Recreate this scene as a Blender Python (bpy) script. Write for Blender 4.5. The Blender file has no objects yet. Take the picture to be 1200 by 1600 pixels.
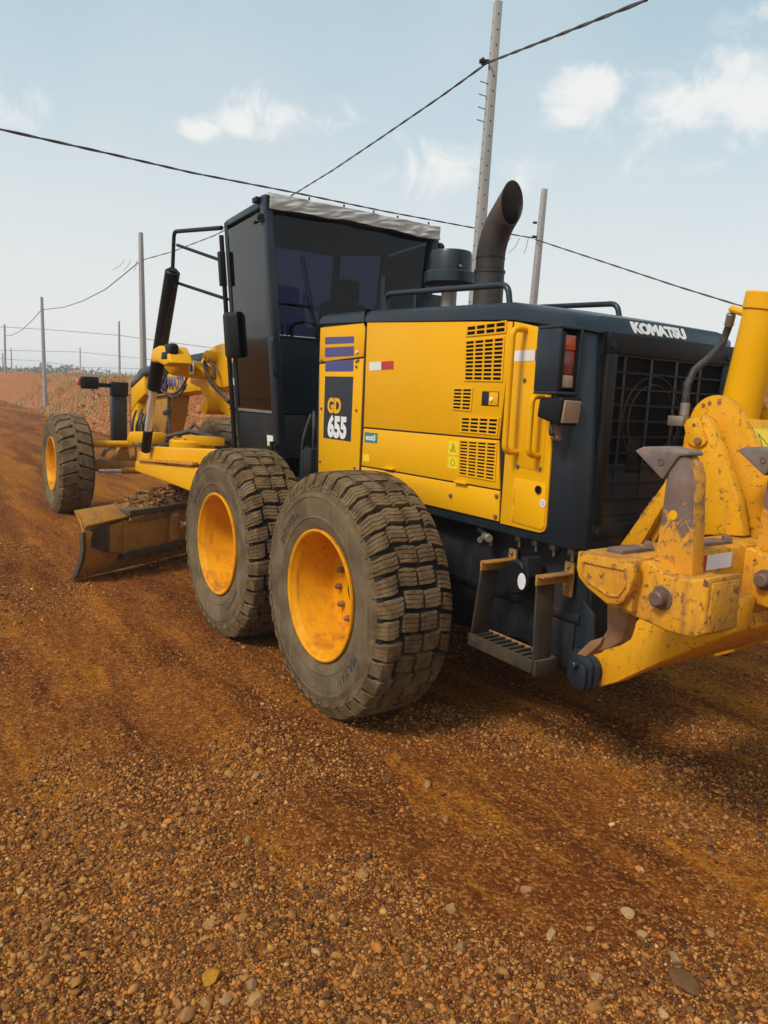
import bpy, bmesh, math, random
import numpy as np
from mathutils import Vector, Matrix, Euler
R = math.radians
sc = bpy.context.scene
COL = sc.collection
random.seed(7)

# ------------------------------------------------------------------ camera
cd = bpy.data.cameras.new('camera'); cam = bpy.data.objects.new('camera', cd); COL.objects.link(cam)
cd.sensor_fit = 'HORIZONTAL'; cd.sensor_width = 36.0; cd.lens = 1171.09/1200*36
cd.clip_start = .05; cd.clip_end = 3000
yaw, pit, rol = -0.5902434, -0.1518793, 0.0452829
fw = Vector((math.cos(yaw)*math.cos(pit), math.sin(yaw)*math.cos(pit), math.sin(pit)))
rt = fw.cross(Vector((0,0,1))).normalized(); up_ = rt.cross(fw)
r2 = rt*math.cos(rol)+up_*math.sin(rol); u2 = -rt*math.sin(rol)+up_*math.cos(rol)
M = Matrix((r2, u2, -fw)).transposed().to_4x4(); M.translation = (-4.2593, 3.1665, 1.7555)
cam.matrix_world = M
sc.camera = cam
sc.view_settings.view_transform = 'Standard'; sc.view_settings.look = 'None'
sc.view_settings.exposure = 0.0; sc.view_settings.gamma = 1.0
sc.view_settings.use_curve_mapping = False
sc.cycles.max_bounces = 8; sc.cycles.transparent_max_bounces = 12
sc.cycles.sample_clamp_indirect = 6

# ------------------------------------------------------------------ sun and sky
SUN = Vector((-0.10, 0.66, 0.74)).normalized()      # direction towards the sun
sl = bpy.data.lights.new('sun', 'SUN'); so = bpy.data.objects.new('sun', sl); COL.objects.link(so)
sl.energy = 2.75; sl.angle = R(13); sl.color = (1.0, .93, .82)
so.rotation_euler = SUN.to_track_quat('Z', 'Y').to_euler(); so.location = (0, 0, 30)
W = bpy.data.worlds.new('World'); sc.world = W; W.use_nodes = True
nt = W.node_tree; nt.nodes.clear()

class NT:
    """small helper for building node trees"""
    def __init__(s, t): s.t = t
    def n(s, typ, **kw):
        x = s.t.nodes.new(typ)
        for k, v in kw.items():
            if k == 'inp':
                for kk, vv in v.items():
                    if hasattr(vv, 'is_output') or isinstance(vv, bpy.types.NodeSocket): s.t.links.new(vv, x.inputs[kk])
                    else: x.inputs[kk].default_value = vv
            else: setattr(x, k, v)
        return x
    def math(s, op, a, b=0.0, clamp=False):
        x = s.n('ShaderNodeMath', operation=op, use_clamp=clamp, inp={0: a, 1: b}); return x.outputs[0]
    def vdot(s, a, b):
        x = s.n('ShaderNodeVectorMath', operation='DOT_PRODUCT', inp={0: a, 1: b}); return x.outputs['Value']
    def mix(s, f, a, b):
        x = s.n('ShaderNodeMix', data_type='RGBA')
        for k, v in ((0, f), (6, a), (7, b)):
            if isinstance(v, bpy.types.NodeSocket): s.t.links.new(v, x.inputs[k])
            else: x.inputs[k].default_value = (tuple(v)+(1,)) if k else v
        return x.outputs[2]
    def ramp(s, f, lo, hi):
        x = s.n('ShaderNodeMapRange', clamp=True, interpolation_type='SMOOTHSTEP', inp={0: f, 1: lo, 2: hi}); return x.outputs[0]
    def noise(s, vec, scale, detail=4, rough=.55, dist=0):
        x = s.n('ShaderNodeTexNoise', inp={'Scale': scale, 'Detail': detail, 'Roughness': rough, 'Distortion': dist})
        if vec is not None: s.t.links.new(vec, x.inputs['Vector'])
        return x.outputs['Fac']

w = NT(nt)
sky = w.n('ShaderNodeTexSky', sky_type='NISHITA', sun_disc=False, sun_elevation=math.asin(SUN.z),
          sun_rotation=math.atan2(SUN.x, SUN.y), air_density=1.0, dust_density=2.5, ozone_density=1.5)
dirn = w.n('ShaderNodeTexCoord').outputs['Generated']
sep = w.n('ShaderNodeSeparateXYZ', inp={0: dirn})
el = sep.outputs[2]
hz = w.ramp(el, 0.60, -0.02)                          # haze thickens towards the horizon
hcol = w.mix(w.ramp(el, .05, .55), (5.75, 5.8, 5.65), (3.5, 5.0, 5.45))
base = w.mix(w.math('ADD', w.math('MULTIPLY', hz, 0.42), 0.55), sky.outputs[0], hcol)
nz = w.noise(dirn, 16.0, 9, .62, .5)
nz2 = w.noise(dirn, 2.2, 4, .5, .2)
# broad thin veils everywhere
veil = w.math('MULTIPLY', w.ramp(nz2, .42, .72), .35)
base = w.mix(veil, base, (5.0, 5.25, 5.2))
nlow = w.math('MULTIPLY', w.math('SUBTRACT', w.noise(dirn, 6.0, 4, .6, .8), .5), .8)
tot = None
for d, wd, hg, st in (((0.56,-0.758,0.333), .17, .062, 1.0), ((0.513,-0.793,0.328), .12, .065, .9), ((0.593,-0.737,0.323), .08, .035, .8), ((0.633,-0.689,0.353), .085, .040, 1.0), ((0.663,-0.673,0.329), .05, .022, .9),
                      ((0.852,-0.411,0.324), .10, .038, .95), ((0.88,-0.363,0.307), .06, .025, .8), ((0.899,-0.323,0.296), .05, .020, .8), ((0.786,-0.556,0.27), .20, .055, .5), ((0.588,-0.762,0.271), .2, .05, .42),
                      ((0.5,-0.765,0.406), .05, .03, .6), ((0.957,-0.006,0.292), .2, .06, .9), ((0.259,-0.935,0.244), .25, .08, .9), ((0.944,0.293,0.156), .3, .07, .8)):
    d = Vector(d); rr = d.cross(Vector((0,0,1))).normalized(); uu = rr.cross(d)
    a = w.math('DIVIDE', w.vdot(dirn, rr), wd); b = w.math('DIVIDE', w.vdot(dirn, uu), hg)
    q = w.math('ADD', w.math('SQRT', w.math('ADD', w.math('MULTIPLY', a, a), w.math('MULTIPLY', b, b))), nlow)
    front = w.ramp(w.vdot(dirn, d), .2, .5)
    m = w.math('MULTIPLY', w.math('MULTIPLY', w.math('MINIMUM', w.math('SUBTRACT', 1.0, q, True), 1.0), st), front)
    tot = m if tot is None else w.math('MAXIMUM', tot, m)
cl = w.ramp(w.math('ADD', tot, w.math('MULTIPLY', w.math('SUBTRACT', nz, .5), 2.4)), .16, .90)
cl = w.math('MULTIPLY', cl, w.ramp(tot, 0.0, .25))
base = w.mix(w.math('MULTIPLY', cl, .9), base, (6.1, 6.1, 6.0))
# below the horizon the air stays pale
bg = w.n('ShaderNodeBackground', inp={'Color': base, 'Strength': .15})
wo = w.n('ShaderNodeOutputWorld', inp={'Surface': bg.outputs[0]})

# ------------------------------------------------------------------ object helpers
def tag(o, label=None, cat=None, group=None, kind=None):
    if label: o['label'] = label
    if cat: o['category'] = cat
    if group: o['group'] = group
    if kind: o['kind'] = kind
    return o
def empty(name, parent=None, loc=(0,0,0), rot=(0,0,0)):
    o = bpy.data.objects.new(name, None); COL.objects.link(o); o.location = loc; o.rotation_euler = rot
    o.empty_display_size = .1
    if parent: o.parent = parent
    return o
def link_mesh(name, me, mat, parent=None, smooth=35):
    if mat:
        for m_ in (mat if isinstance(mat, (list, tuple)) else [mat]): me.materials.append(m_)
    if smooth:
        me.shade_smooth(); me.set_sharp_from_angle(angle=R(smooth))
    o = bpy.data.objects.new(name, me); COL.objects.link(o)
    if parent: o.parent = parent
    return o
class B:
    """collects shapes and links them as one mesh object"""
    def __init__(s): s.bm = bmesh.new(); s.mi = 0
    def face(s, vs):
        try:
            f = s.bm.faces.new(vs); f.material_index = s.mi; return f
        except ValueError: return None
    def prism(s, pts, vec, bev=0, seg=2):
        vec = Vector(vec); n = len(pts); tmp = bmesh.new()
        a = [tmp.verts.new(Vector(p)) for p in pts]; b = [tmp.verts.new(Vector(p)+vec) for p in pts]
        tmp.faces.new(a); tmp.faces.new(list(reversed(b)))
        for i in range(n): tmp.faces.new((a[i], b[i], b[(i+1)%n], a[(i+1)%n]))
        s._merge(tmp, bev, seg); return s
    def hexa(s, lo, hi, bev=0, seg=2):
        """lo, hi: matching loops of points"""
        tmp = bmesh.new(); n = len(lo)
        a = [tmp.verts.new(Vector(p)) for p in lo]; b = [tmp.verts.new(Vector(p)) for p in hi]
        tmp.faces.new(a); tmp.faces.new(list(reversed(b)))
        for i in range(n): tmp.faces.new((a[i], b[i], b[(i+1)%n], a[(i+1)%n]))
        s._merge(tmp, bev, seg); return s
    def box(s, x0, x1, y0, y1, z0, z1, bev=0, seg=2, mat=None):
        pts = [(x0,y0,z0),(x1,y0,z0),(x1,y1,z0),(x0,y1,z0)]
        if mat is None: s.prism(pts, (0,0,z1-z0), bev, seg)
        else:
            q = [mat @ Vector(p) for p in pts]; s.prism(q, mat.to_3x3() @ Vector((0,0,z1-z0)), bev, seg)
        return s
    def _merge(s, tmp, bev=0, seg=2):
        bmesh.ops.recalc_face_normals(tmp, faces=tmp.faces)
        if bev:
            es = [e for e in tmp.edges if len(e.link_faces) == 2 and e.calc_face_angle(0) > R(25)]
            try: bmesh.ops.bevel(tmp, geom=es, offset=bev, segments=seg, affect='EDGES', profile=.5, clamp_overlap=True)
            except Exception: pass
        mp = {v: s.bm.verts.new(v.co) for v in tmp.verts}
        for f in tmp.faces: s.face([mp[v] for v in f.verts])
        tmp.free()
    def tube(s, pts, r, seg=12, caps=True, fillet=0, fseg=5):
        pts = [Vector(p) for p in pts]
        if fillet:
            out = [pts[0]]
            for i in range(1, len(pts)-1):
                a, b, c = pts[i-1], pts[i], pts[i+1]
                f = min(fillet, (a-b).length*.48, (c-b).length*.48)
                p = b+(a-b).normalized()*f; q = b+(c-b).normalized()*f
                for k in range(fseg+1):
                    t = k/fseg; out.append(p*(1-t)**2+b*2*t*(1-t)+q*t*t)
            out.append(pts[-1]); pts = out
        n = len(pts); rs = r if isinstance(r, (list, tuple)) else [r]*n
        tang = []
        for i in range(n):
            t = (pts[min(i+1, n-1)]-pts[max(i-1, 0)]); tang.append(t.normalized() if t.length > 1e-9 else Vector((0,0,1)))
        ref = Vector((0,0,1)) if abs(tang[0].z) < .9 else Vector((1,0,0))
        u = tang[0].cross(ref).normalized(); rings = []
        for i in range(n):
            u = (u-tang[i]*u.dot(tang[i])).normalized(); v = tang[i].cross(u)
            rings.append([s.bm.verts.new(pts[i]+(u*math.cos(a)+v*math.sin(a))*rs[i]) for a in [2*math.pi*k/seg for k in range(seg)]])
        for i in range(n-1):
            for k in range(seg): s.face((rings[i][k], rings[i][(k+1)%seg], rings[i+1][(k+1)%seg], rings[i+1][k]))
        if caps: s.face(list(reversed(rings[0]))); s.face(rings[-1])
        return s
    def cyl(s, a, b, r, seg=24, bev=0, r2_=None):
        """closed cylinder from a to b with a softened rim"""
        a = Vector(a); b = Vector(b); d = (b-a).normalized(); r2_ = r if r2_ is None else r2_
        if bev: s.tube([a, a+d*1e-4, a+d*bev, b-d*bev, b-d*1e-4, b], [r-bev, r-bev, r, r2_, r2_-bev, r2_-bev], seg)
        else: s.tube([a, b], [r, r2_], seg)
        return s
    def lathe(s, prof, axis='Y', seg=64, origin=(0,0,0), closed=False):
        """prof: list of (along axis, radius)"""
        o = Vector(origin); rings = []
        for a_, r_ in prof:
            ring = []
            for k in range(seg):
                t = 2*math.pi*k/seg; c, d = math.cos(t)*r_, math.sin(t)*r_
                ring.append(s.bm.verts.new(o+(Vector((c, a_, d)) if axis == 'Y' else Vector((c, d, a_)) if axis == 'Z' else Vector((a_, c, d)))))
            rings.append(ring)
        m = len(rings)
        for i in range(m if closed else m-1):
            for k in range(seg):
                s.face((rings[i][k], rings[i][(k+1)%seg], rings[(i+1)%m][(k+1)%seg], rings[(i+1)%m][k]))
        return s
    def done(s, name, mat, parent=None, smooth=35, label=None):
        bmesh.ops.recalc_face_normals(s.bm, faces=s.bm.faces)
        me = bpy.data.meshes.new(name); s.bm.to_mesh(me); s.bm.free()
        o = link_mesh(name, me, mat, parent, smooth)
        if label: o['label'] = label
        return o
def np_mesh(name, V, F, mat, parent=None, smooth=0, attr=None):
    """V (n,3); F (m,k) uniform face size"""
    me = bpy.data.meshes.new(name); V = np.asarray(V, np.float32); F = np.asarray(F, np.int32)
    me.vertices.add(len(V)); me.vertices.foreach_set('co', V.ravel())
    k = F.shape[1]; me.loops.add(F.size); me.loops.foreach_set('vertex_index', F.ravel())
    me.polygons.add(len(F)); me.polygons.foreach_set('loop_start', np.arange(0, F.size, k, dtype=np.int32))
    me.polygons.foreach_set('loop_total', np.full(len(F), k, np.int32)); me.update(calc_edges=True)
    if attr is not None:
        at = me.attributes.new('tone', 'FLOAT', 'POINT'); at.data.foreach_set('value', np.asarray(attr, np.float32))
    if smooth == 180: me.shade_smooth()
    elif smooth: me.shade_smooth(); me.set_sharp_from_angle(angle=R(smooth))
    if mat: me.materials.append(mat)
    o = bpy.data.objects.new(name, me); COL.objects.link(o)
    if parent: o.parent = parent
    return o

# ------------------------------------------------------------------ materials
MATS = {}
def paint(name, col, rough=.45, metal=0.0, dust=(.30,.16,.07), dust_amt=.25, dust_scale=3.0, var=.12, bump=.15, bump_scale=60,
          chip=None, chip_amt=0.0, chip_scale=14, spec=.5, coat=0.0, updust=.5, edge=0.0):
    m = bpy.data.materials.new(name); m.use_nodes = True; t = NT(m.node_tree); m.node_tree.nodes.clear()
    oc = t.n('ShaderNodeTexCoord').outputs['Object']
    geo = t.n('ShaderNodeNewGeometry')
    nup = t.n('ShaderNodeSeparateXYZ', inp={0: geo.outputs['Normal']}).outputs[2]
    n1 = t.noise(oc, dust_scale, 6, .62, .4); n2 = t.noise(oc, 45, 4, .7)
    c = t.mix(t.ramp(n1, .25, .75), [x*(1-var) for x in col], [min(1, x*(1+var)) for x in col])
    rg = t.math('ADD', rough, t.math('MULTIPLY', t.math('SUBTRACT', n1, .5), .25))
    if chip:
        cn = t.noise(oc, chip_scale, 8, .72, .6)
        cf = t.ramp(cn, 1-chip_amt, 1-chip_amt+.03)
        if edge:
            bv = t.n('ShaderNodeBevel', samples=4, inp={'Radius': edge}); dt = t.vdot(bv.outputs[0], geo.outputs['Normal'])
            ed = t.ramp(t.math('ADD', t.math('MULTIPLY', t.math('SUBTRACT', 1.0, dt), 2.2), t.math('MULTIPLY', t.math('SUBTRACT', t.noise(oc, 30, 6, .7), .5), 2.6)), .16, .36)
            cf = t.math('MAXIMUM', cf, t.math('MULTIPLY', ed, .85))
        c = t.mix(cf, c, chip); rg = t.math('ADD', rg, t.math('MULTIPLY', cf, .3), True)
    df = t.math('MULTIPLY', t.ramp(t.math('ADD', n1, t.math('MULTIPLY', n2, .35)), .52, .95), dust_amt)
    stv = t.n('ShaderNodeMapping', inp={'Vector': oc, 'Scale': (26, 26, 1.3)}).outputs[0]
    stn = t.noise(stv, 1.0, 5, .6); low = t.ramp(t.n('ShaderNodeSeparateXYZ', inp={0: oc}).outputs[2], 2.3, .9)
    df = t.math('ADD', df, t.math('MULTIPLY', t.math('MULTIPLY', t.ramp(stn, .52, .8), t.math('ADD', .35, low)), dust_amt*.8))
    df = t.math('ADD', df, t.math('MULTIPLY', t.ramp(nup, .55, .98), t.math('MULTIPLY', t.ramp(n1, .3, .7), dust_amt*updust*1.6)), True)
    c = t.mix(df, c, dust); rg = t.math('ADD', rg, t.math('MULTIPLY', df, .5), True)
    b = t.n('ShaderNodeBump', inp={'Strength': bump, 'Distance': .004, 'Height': t.math('ADD', t.noise(oc, bump_scale, 4, .6), t.math('MULTIPLY', n1, .6))})
    if chip: b = t.n('ShaderNodeBump', inp={'Strength': .5, 'Distance': .002, 'Height': t.math('SUBTRACT', 1.0, cf), 'Normal': b.outputs[0]})
    p = t.n('ShaderNodeBsdfPrincipled', inp={'Base Color': c, 'Roughness': rg, 'Metallic': metal, 'Normal': b.outputs[0],
            'Specular IOR Level': spec, 'Coat Weight': coat, 'Coat Roughness': .15})
    t.n('ShaderNodeOutputMaterial', inp={0: p.outputs[0]})
    MATS[name] = m; return m
YEL = (.79, .385, .001)
m_yel = paint('yellow_paint', YEL, .42, dust=(.42,.22,.05), dust_amt=.14, dust_scale=2.2, coat=.0, var=.06, bump=.06, spec=.16)
m_yelw = paint('worn_yellow_paint', (.72,.32,.008), .5, dust=(.30,.13,.035), dust_amt=.7, dust_scale=5, chip=(.13,.055,.024), chip_amt=.415, chip_scale=26, bump=.3, var=.14, edge=.014, spec=.35)
m_yelr = paint('rim_yellow_paint', (.80,.335,.002), .45, dust=(.34,.11,.012), dust_amt=.6, dust_scale=7, chip=(.09,.045,.02), chip_amt=.36, chip_scale=55, bump=.2, spec=.14)
m_yelm = paint('stained_yellow_paint', (.80,.37,.003), .46, dust=(.38,.17,.03), dust_amt=.5, dust_scale=4, chip=(.20,.085,.02), chip_amt=.30, chip_scale=18, bump=.2, spec=.3, edge=.008)
m_ydirt = paint('dirty_yellow_paint', (.46,.205,.014), .6, dust=(.24,.12,.045), dust_amt=.8, dust_scale=6, chip=(.10,.06,.04), chip_amt=.37, chip_scale=9, bump=.4, edge=.012)
m_gry = paint('charcoal_paint', (.010,.018,.026), .42, dust=(.14,.12,.10), dust_amt=.07, spec=.35, dust_scale=2.5, bump=.06, coat=.15)
m_grd = paint('dusty_charcoal_paint', (.008,.011,.015), .55, dust=(.11,.07,.04), dust_amt=.2, spec=.25, dust_scale=3.5, bump=.25)
m_blk = paint('black_plastic', (.005,.006,.007), .5, spec=.25, dust=(.12,.08,.05), dust_amt=.07, dust_scale=4, bump=.2)
m_dark = paint('dark_interior', (.004,.004,.005), .9, dust_amt=.03, bump=.1, spec=.1)
m_step = paint('mud_stained_steel', (.030,.022,.014), .75, dust=(.085,.052,.026), dust_amt=.7, dust_scale=9, bump=.5, bump_scale=90)
m_rust = paint('worn_brown_steel', (.155,.095,.072), .6, metal=.15, dust=(.20,.13,.10), dust_amt=.5, dust_scale=8, bump=.3, var=.25)
m_wear = paint('blade_wear_steel', (.065,.047,.030), .6, metal=.2, dust=(.16,.10,.05), dust_amt=.5, dust_scale=6, bump=.3, var=.25)
m_rust2 = paint('rusty_steel', (.25,.12,.05), .75, dust=(.30,.16,.07), dust_amt=.5, dust_scale=9, bump=.4, var=.25)
m_tooth = paint('grey_tooth_steel', (.20,.155,.135), .55, metal=.2, dust=(.24,.15,.10), dust_amt=.4, dust_scale=8, bump=.25, var=.2)
m_tyre = paint('tyre_rubber', (.014,.015,.013), .9, dust=(.09,.07,.045), dust_amt=.3, dust_scale=6, bump=.5, updust=.2, spec=.2)
m_tread = paint('dusty_tread_rubber', (.122,.074,.034), .95, dust=(.21,.145,.08), dust_amt=.8, dust_scale=9, var=.3, bump=.9, bump_scale=120, updust=.3, spec=.15)
m_side = paint('dusty_sidewall_rubber', (.118,.083,.045), .88, dust=(.20,.14,.078), dust_amt=.75, dust_scale=5, var=.3, bump=.6, bump_scale=150, updust=.2, spec=.25)
m_chrome = paint('chromed_rod', (.85,.85,.84), .28, metal=.6, dust_amt=.08, bump=.02)
m_steel = paint('bare_steel', (.30,.28,.25), .45, metal=.7, dust_amt=.5, bump=.3)
m_exh = paint('exhaust_steel', (.036,.032,.030), .5, metal=.4, dust=(.15,.09,.06), dust_amt=.6, dust_scale=3, var=.3, bump=.15)
m_hose = paint('rubber_hose', (.02,.02,.02), .6, dust=(.14,.11,.08), dust_amt=.6, dust_scale=20, bump=.4)
m_white = paint('white_print', (.75,.75,.72), .5, dust_amt=.12, bump=.02)
m_blue = paint('violet_blue_print', (.055,.050,.20), .35, dust_amt=.1, bump=.02)
m_red = paint('red_reflector', (.45,.012,.015), .3, dust_amt=.12, bump=.02)
m_ystk = paint('yellow_sticker', (.85,.62,.01), .4, dust_amt=.15, bump=.02)
m_green = paint('green_print', (.02,.20,.17), .4, dust_amt=.05, bump=.02)
m_amber = paint('orange_lens', (.50,.06,.008), .2, dust_amt=.25, bump=.05, coat=.5)
m_rlens = paint('dark_red_lens', (.17,.006,.02), .2, dust_amt=.25, bump=.05, coat=.5)
m_clens = paint('dusty_clear_lens', (.36,.26,.18), .25, dust_amt=.4, bump=.1, coat=.5)
m_tarp = paint('grey_white_cloth', (.56,.54,.50), .85, dust=(.30,.26,.2), dust_amt=.3, bump=.2, bump_scale=18)
m_conc = paint('weathered_concrete', (.31,.31,.30), .85, dust=(.42,.24,.07), dust_amt=.12, dust_scale=1.4, bump=.5, bump_scale=25, updust=0)
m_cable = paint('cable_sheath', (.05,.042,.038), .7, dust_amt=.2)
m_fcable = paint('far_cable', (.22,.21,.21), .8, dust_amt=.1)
m_gold = paint('brass_coloured_guard', (.022,.015,.008), .5, metal=.3, dust_amt=.3)
m_seat = paint('seat_fabric', (.025,.025,.028), .8, dust_amt=.1)
def glass(name, tint, rough=.03, ior=1.5, film=.0):
    m = bpy.data.materials.new(name); m.use_nodes = True; t = NT(m.node_tree); m.node_tree.nodes.clear()
    oc = t.n('ShaderNodeTexCoord').outputs['Object']
    bm_ = t.n('ShaderNodeBump', inp={'Strength': .06, 'Distance': .02, 'Height': t.noise(oc, 2.2, 2)})
    tr = t.n('ShaderNodeBsdfTransparent', inp={'Color': tuple(tint)+(1,)})
    gl = t.n('ShaderNodeBsdfGlossy', inp={'Color': (1,1,1,1), 'Roughness': rough, 'Normal': bm_.outputs[0]})
    fr = t.n('ShaderNodeFresnel', inp={'IOR': ior, 'Normal': bm_.outputs[0]})
    mx = t.n('ShaderNodeMixShader', inp={0: fr.outputs[0], 1: tr.outputs[0], 2: gl.outputs[0]})
    out = mx.outputs[0]
    if film:
        df = t.n('ShaderNodeBsdfDiffuse', inp={'Color': (.16,.13,.10,1)})
        f2 = t.math('MULTIPLY', t.ramp(t.noise(oc, 3, 5), .3, .8), film)
        out = t.n('ShaderNodeMixShader', inp={0: f2, 1: out, 2: df.outputs[0]}).outputs[0]
    t.n('ShaderNodeOutputMaterial', inp={0: out}); return m
m_gdark = glass('tinted_rear_glass', (.15,.16,.22), ior=1.32)
m_gside = glass('tinted_door_glass', (.16,.16,.17), ior=1.52, film=0)
m_gfront = glass('clear_front_glass', (.82,.84,.92), ior=1.45, film=.03)

def soil(name, cols, big=.35, rough=1.0, bump=1.0, streak=True, fine=1.0):
    m = bpy.data.materials.new(name); m.use_nodes = True; t = NT(m.node_tree); m.node_tree.nodes.clear()
    oc = t.n('ShaderNodeTexCoord').outputs['Object']
    st = t.n('ShaderNodeMapping', inp={'Vector': oc, 'Scale': (.22, 1.0, 1.0) if streak else (1, 1, 1), 'Rotation': (0, 0, R(6))}).outputs[0]
    n1 = t.noise(st, big*2.2, 6, .6, .6); n2 = t.noise(st, big*9, 8, .68, .4); n3 = t.noise(oc, 22, 6, .68); n4 = t.noise(oc, 120, 4, .7)
    c = t.mix(t.ramp(n1, .36, .64), cols[0], cols[1])
    c = t.mix(t.math('MULTIPLY', t.ramp(n2, .50, .64), .62), c, cols[2])
    c = t.mix(t.math('MULTIPLY', t.ramp(n2, .48, .36), .75), c, cols[3])
    if streak:                                            # packed wheel tracks that run along the road
        tv = t.n('ShaderNodeMapping', inp={'Vector': oc, 'Scale': (.09, 1.25, 1.0), 'Rotation': (0, 0, R(5))}).outputs[0]
        tn = t.noise(tv, 1.0, 3, .55, .3)
        c = t.mix(t.math('MULTIPLY', t.ramp(tn, .52, .60), .55), c, cols[3]); c = t.mix(t.math('MULTIPLY', t.ramp(tn, .46, .38), .45), c, cols[2])
    v = t.n('ShaderNodeTexVoronoi', feature='F1', inp={'Vector': oc, 'Scale': 85.0*fine}); v2 = t.n('ShaderNodeTexVoronoi', feature='F1', inp={'Vector': oc, 'Scale': 190.0*fine})
    gr = t.n('ShaderNodeSeparateColor', inp={0: v.outputs['Color']}).outputs[0]
    c = t.mix(t.math('MULTIPLY', t.ramp(gr, .60, 1.0), .55), c, cols[4])
    c = t.mix(t.math('MULTIPLY', t.ramp(gr, .38, .0), .6), c, [x*.45 for x in cols[0]])
    c = t.mix(t.math('MULTIPLY', t.ramp(n3, .6, .35), .35), c, [x*.5 for x in cols[3]])
    h = t.math('ADD', t.math('MULTIPLY', n3, 1.2), t.math('MULTIPLY', n4, .35))
    h = t.math('SUBTRACT', h, t.math('MULTIPLY', v.outputs['Distance'], .55/1.0))
    h = t.math('SUBTRACT', h, t.math('MULTIPLY', v2.outputs['Distance'], .3))
    b = t.n('ShaderNodeBump', inp={'Strength': bump, 'Distance': .012, 'Height': h})
    p = t.n('ShaderNodeBsdfPrincipled', inp={'Base Color': c, 'Roughness': rough, 'Specular IOR Level': .04, 'Normal': b.outputs[0]})
    t.n('ShaderNodeOutputMaterial', inp={0: p.outputs[0]}); return m
m_ground = soil('red_gravelly_soil', [(.185,.050,.012), (.275,.086,.017), (.48,.165,.013), (.078,.020,.006), (.56,.25,.055)])
m_bank = soil('loose_orange_soil', [(.31,.108,.036), (.40,.155,.055), (.39,.12,.028), (.15,.045,.018), (.50,.24,.10)], big=.5, streak=False, fine=.15)
m_heap = soil('dug_brown_soil', [(.20,.10,.045), (.27,.15,.075), (.30,.14,.05), (.11,.055,.028), (.40,.27,.15)], big=3, streak=False)
def stone_mat(name, stops):
    m = bpy.data.materials.new(name); m.use_nodes = True; t = NT(m.node_tree); m.node_tree.nodes.clear()
    oc = t.n('ShaderNodeTexCoord').outputs['Object']
    at = t.n('ShaderNodeAttribute', attribute_name='tone').outputs['Fac']
    cr = t.n('ShaderNodeValToRGB', inp={0: at}); e = cr.color_ramp.elements
    while len(e) > 1: e.remove(e[-1])
    e[0].position = stops[0][0]; e[0].color = stops[0][1]+(1,)
    for p_, c_ in stops[1:]:
        x = e.new(p_); x.color = c_+(1,)
    n = t.noise(oc, 90, 5, .65); n2 = t.noise(oc, 25, 3, .6)
    c = t.mix(t.math('MULTIPLY', t.ramp(n, .45, .8), .45), cr.outputs[0], (.28,.12,.04))
    c = t.mix(t.math('MULTIPLY', t.ramp(n2, .6, .3), .5), c, (.13,.07,.035))
    b = t.n('ShaderNodeBump', inp={'Strength': .6, 'Distance': .003, 'Height': n})
    p = t.n('ShaderNodeBsdfPrincipled', inp={'Base Color': c, 'Roughness': .9, 'Specular IOR Level': .10, 'Normal': b.outputs[0]})
    t.n('ShaderNodeOutputMaterial', inp={0: p.outputs[0]}); return m
m_grav = stone_mat('gravel_stone', [(0, (.035,.015,.009)), (.22, (.11,.040,.013)), (.42, (.25,.098,.025)), (.66, (.45,.21,.052)), (.80, (.50,.150,.022)), (.96, (.56,.30,.10)), (1.0, (.58,.38,.18))])

# ------------------------------------------------------------------ numpy noise and terrain
def _h(ix, iy, s):
    h = (ix*374761393 + iy*668265263 + s*1442695041) & 0xffffffff
    h = ((h ^ (h >> 13))*1274126177) & 0xffffffff
    return ((h ^ (h >> 16)) & 0xffff)/65535.0
def vn(x, y, s=0):
    x = np.asarray(x, float); y = np.asarray(y, float)
    ix = np.floor(x).astype(np.int64); iy = np.floor(y).astype(np.int64); fx = x-ix; fy = y-iy
    fx = fx*fx*(3-2*fx); fy = fy*fy*(3-2*fy)
    a = _h(ix, iy, s); b = _h(ix+1, iy, s); c = _h(ix, iy+1, s); d = _h(ix+1, iy+1, s)
    return (a*(1-fx)+b*fx)*(1-fy)+(c*(1-fx)+d*fx)*fy
def fbm(x, y, s=0, o=4, g=.5):
    t = 0; a = 1; n = 0
    for i in range(o):
        t = t+a*vn(x*2**i+i*17.3, y*2**i-i*9.1, s+i); n += a; a *= g
    return t/n
def sst(a, b, x):
    t = np.clip((x-a)/(b-a), 0, 1); return t*t*(3-2*t)
def ground_h(x, y):
    h = .05*(fbm(x*.5, y*.9, 3, 3)-.5)+.020*(fbm(x*2.6, y*3.4, 11, 4)-.5)+.010*(fbm(x*16, y*16, 21, 3)-.5)
    # shallow wheel ruts that run along the road
    for y0, a in ((1.9, .014), (2.6, .010), (3.7, .016), (4.5, .012), (5.6, .015)):
        yy = y-y0-.35*(fbm(x*.15, x*0+y0, 31, 2)-.5)
        h = h-1.4*a*np.exp(-(yy/.16)**2)*(.5+fbm(x*.6, y*0+y0, 33, 2))+a*.7*np.exp(-((np.abs(yy)-.26)/.08)**2)*fbm(x*3, y*3, 41, 2)
    far = sst(25, 90, np.hypot(x, y)); return h+far*.4*(fbm(x*.03, y*.03, 5, 3)-.3)
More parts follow.
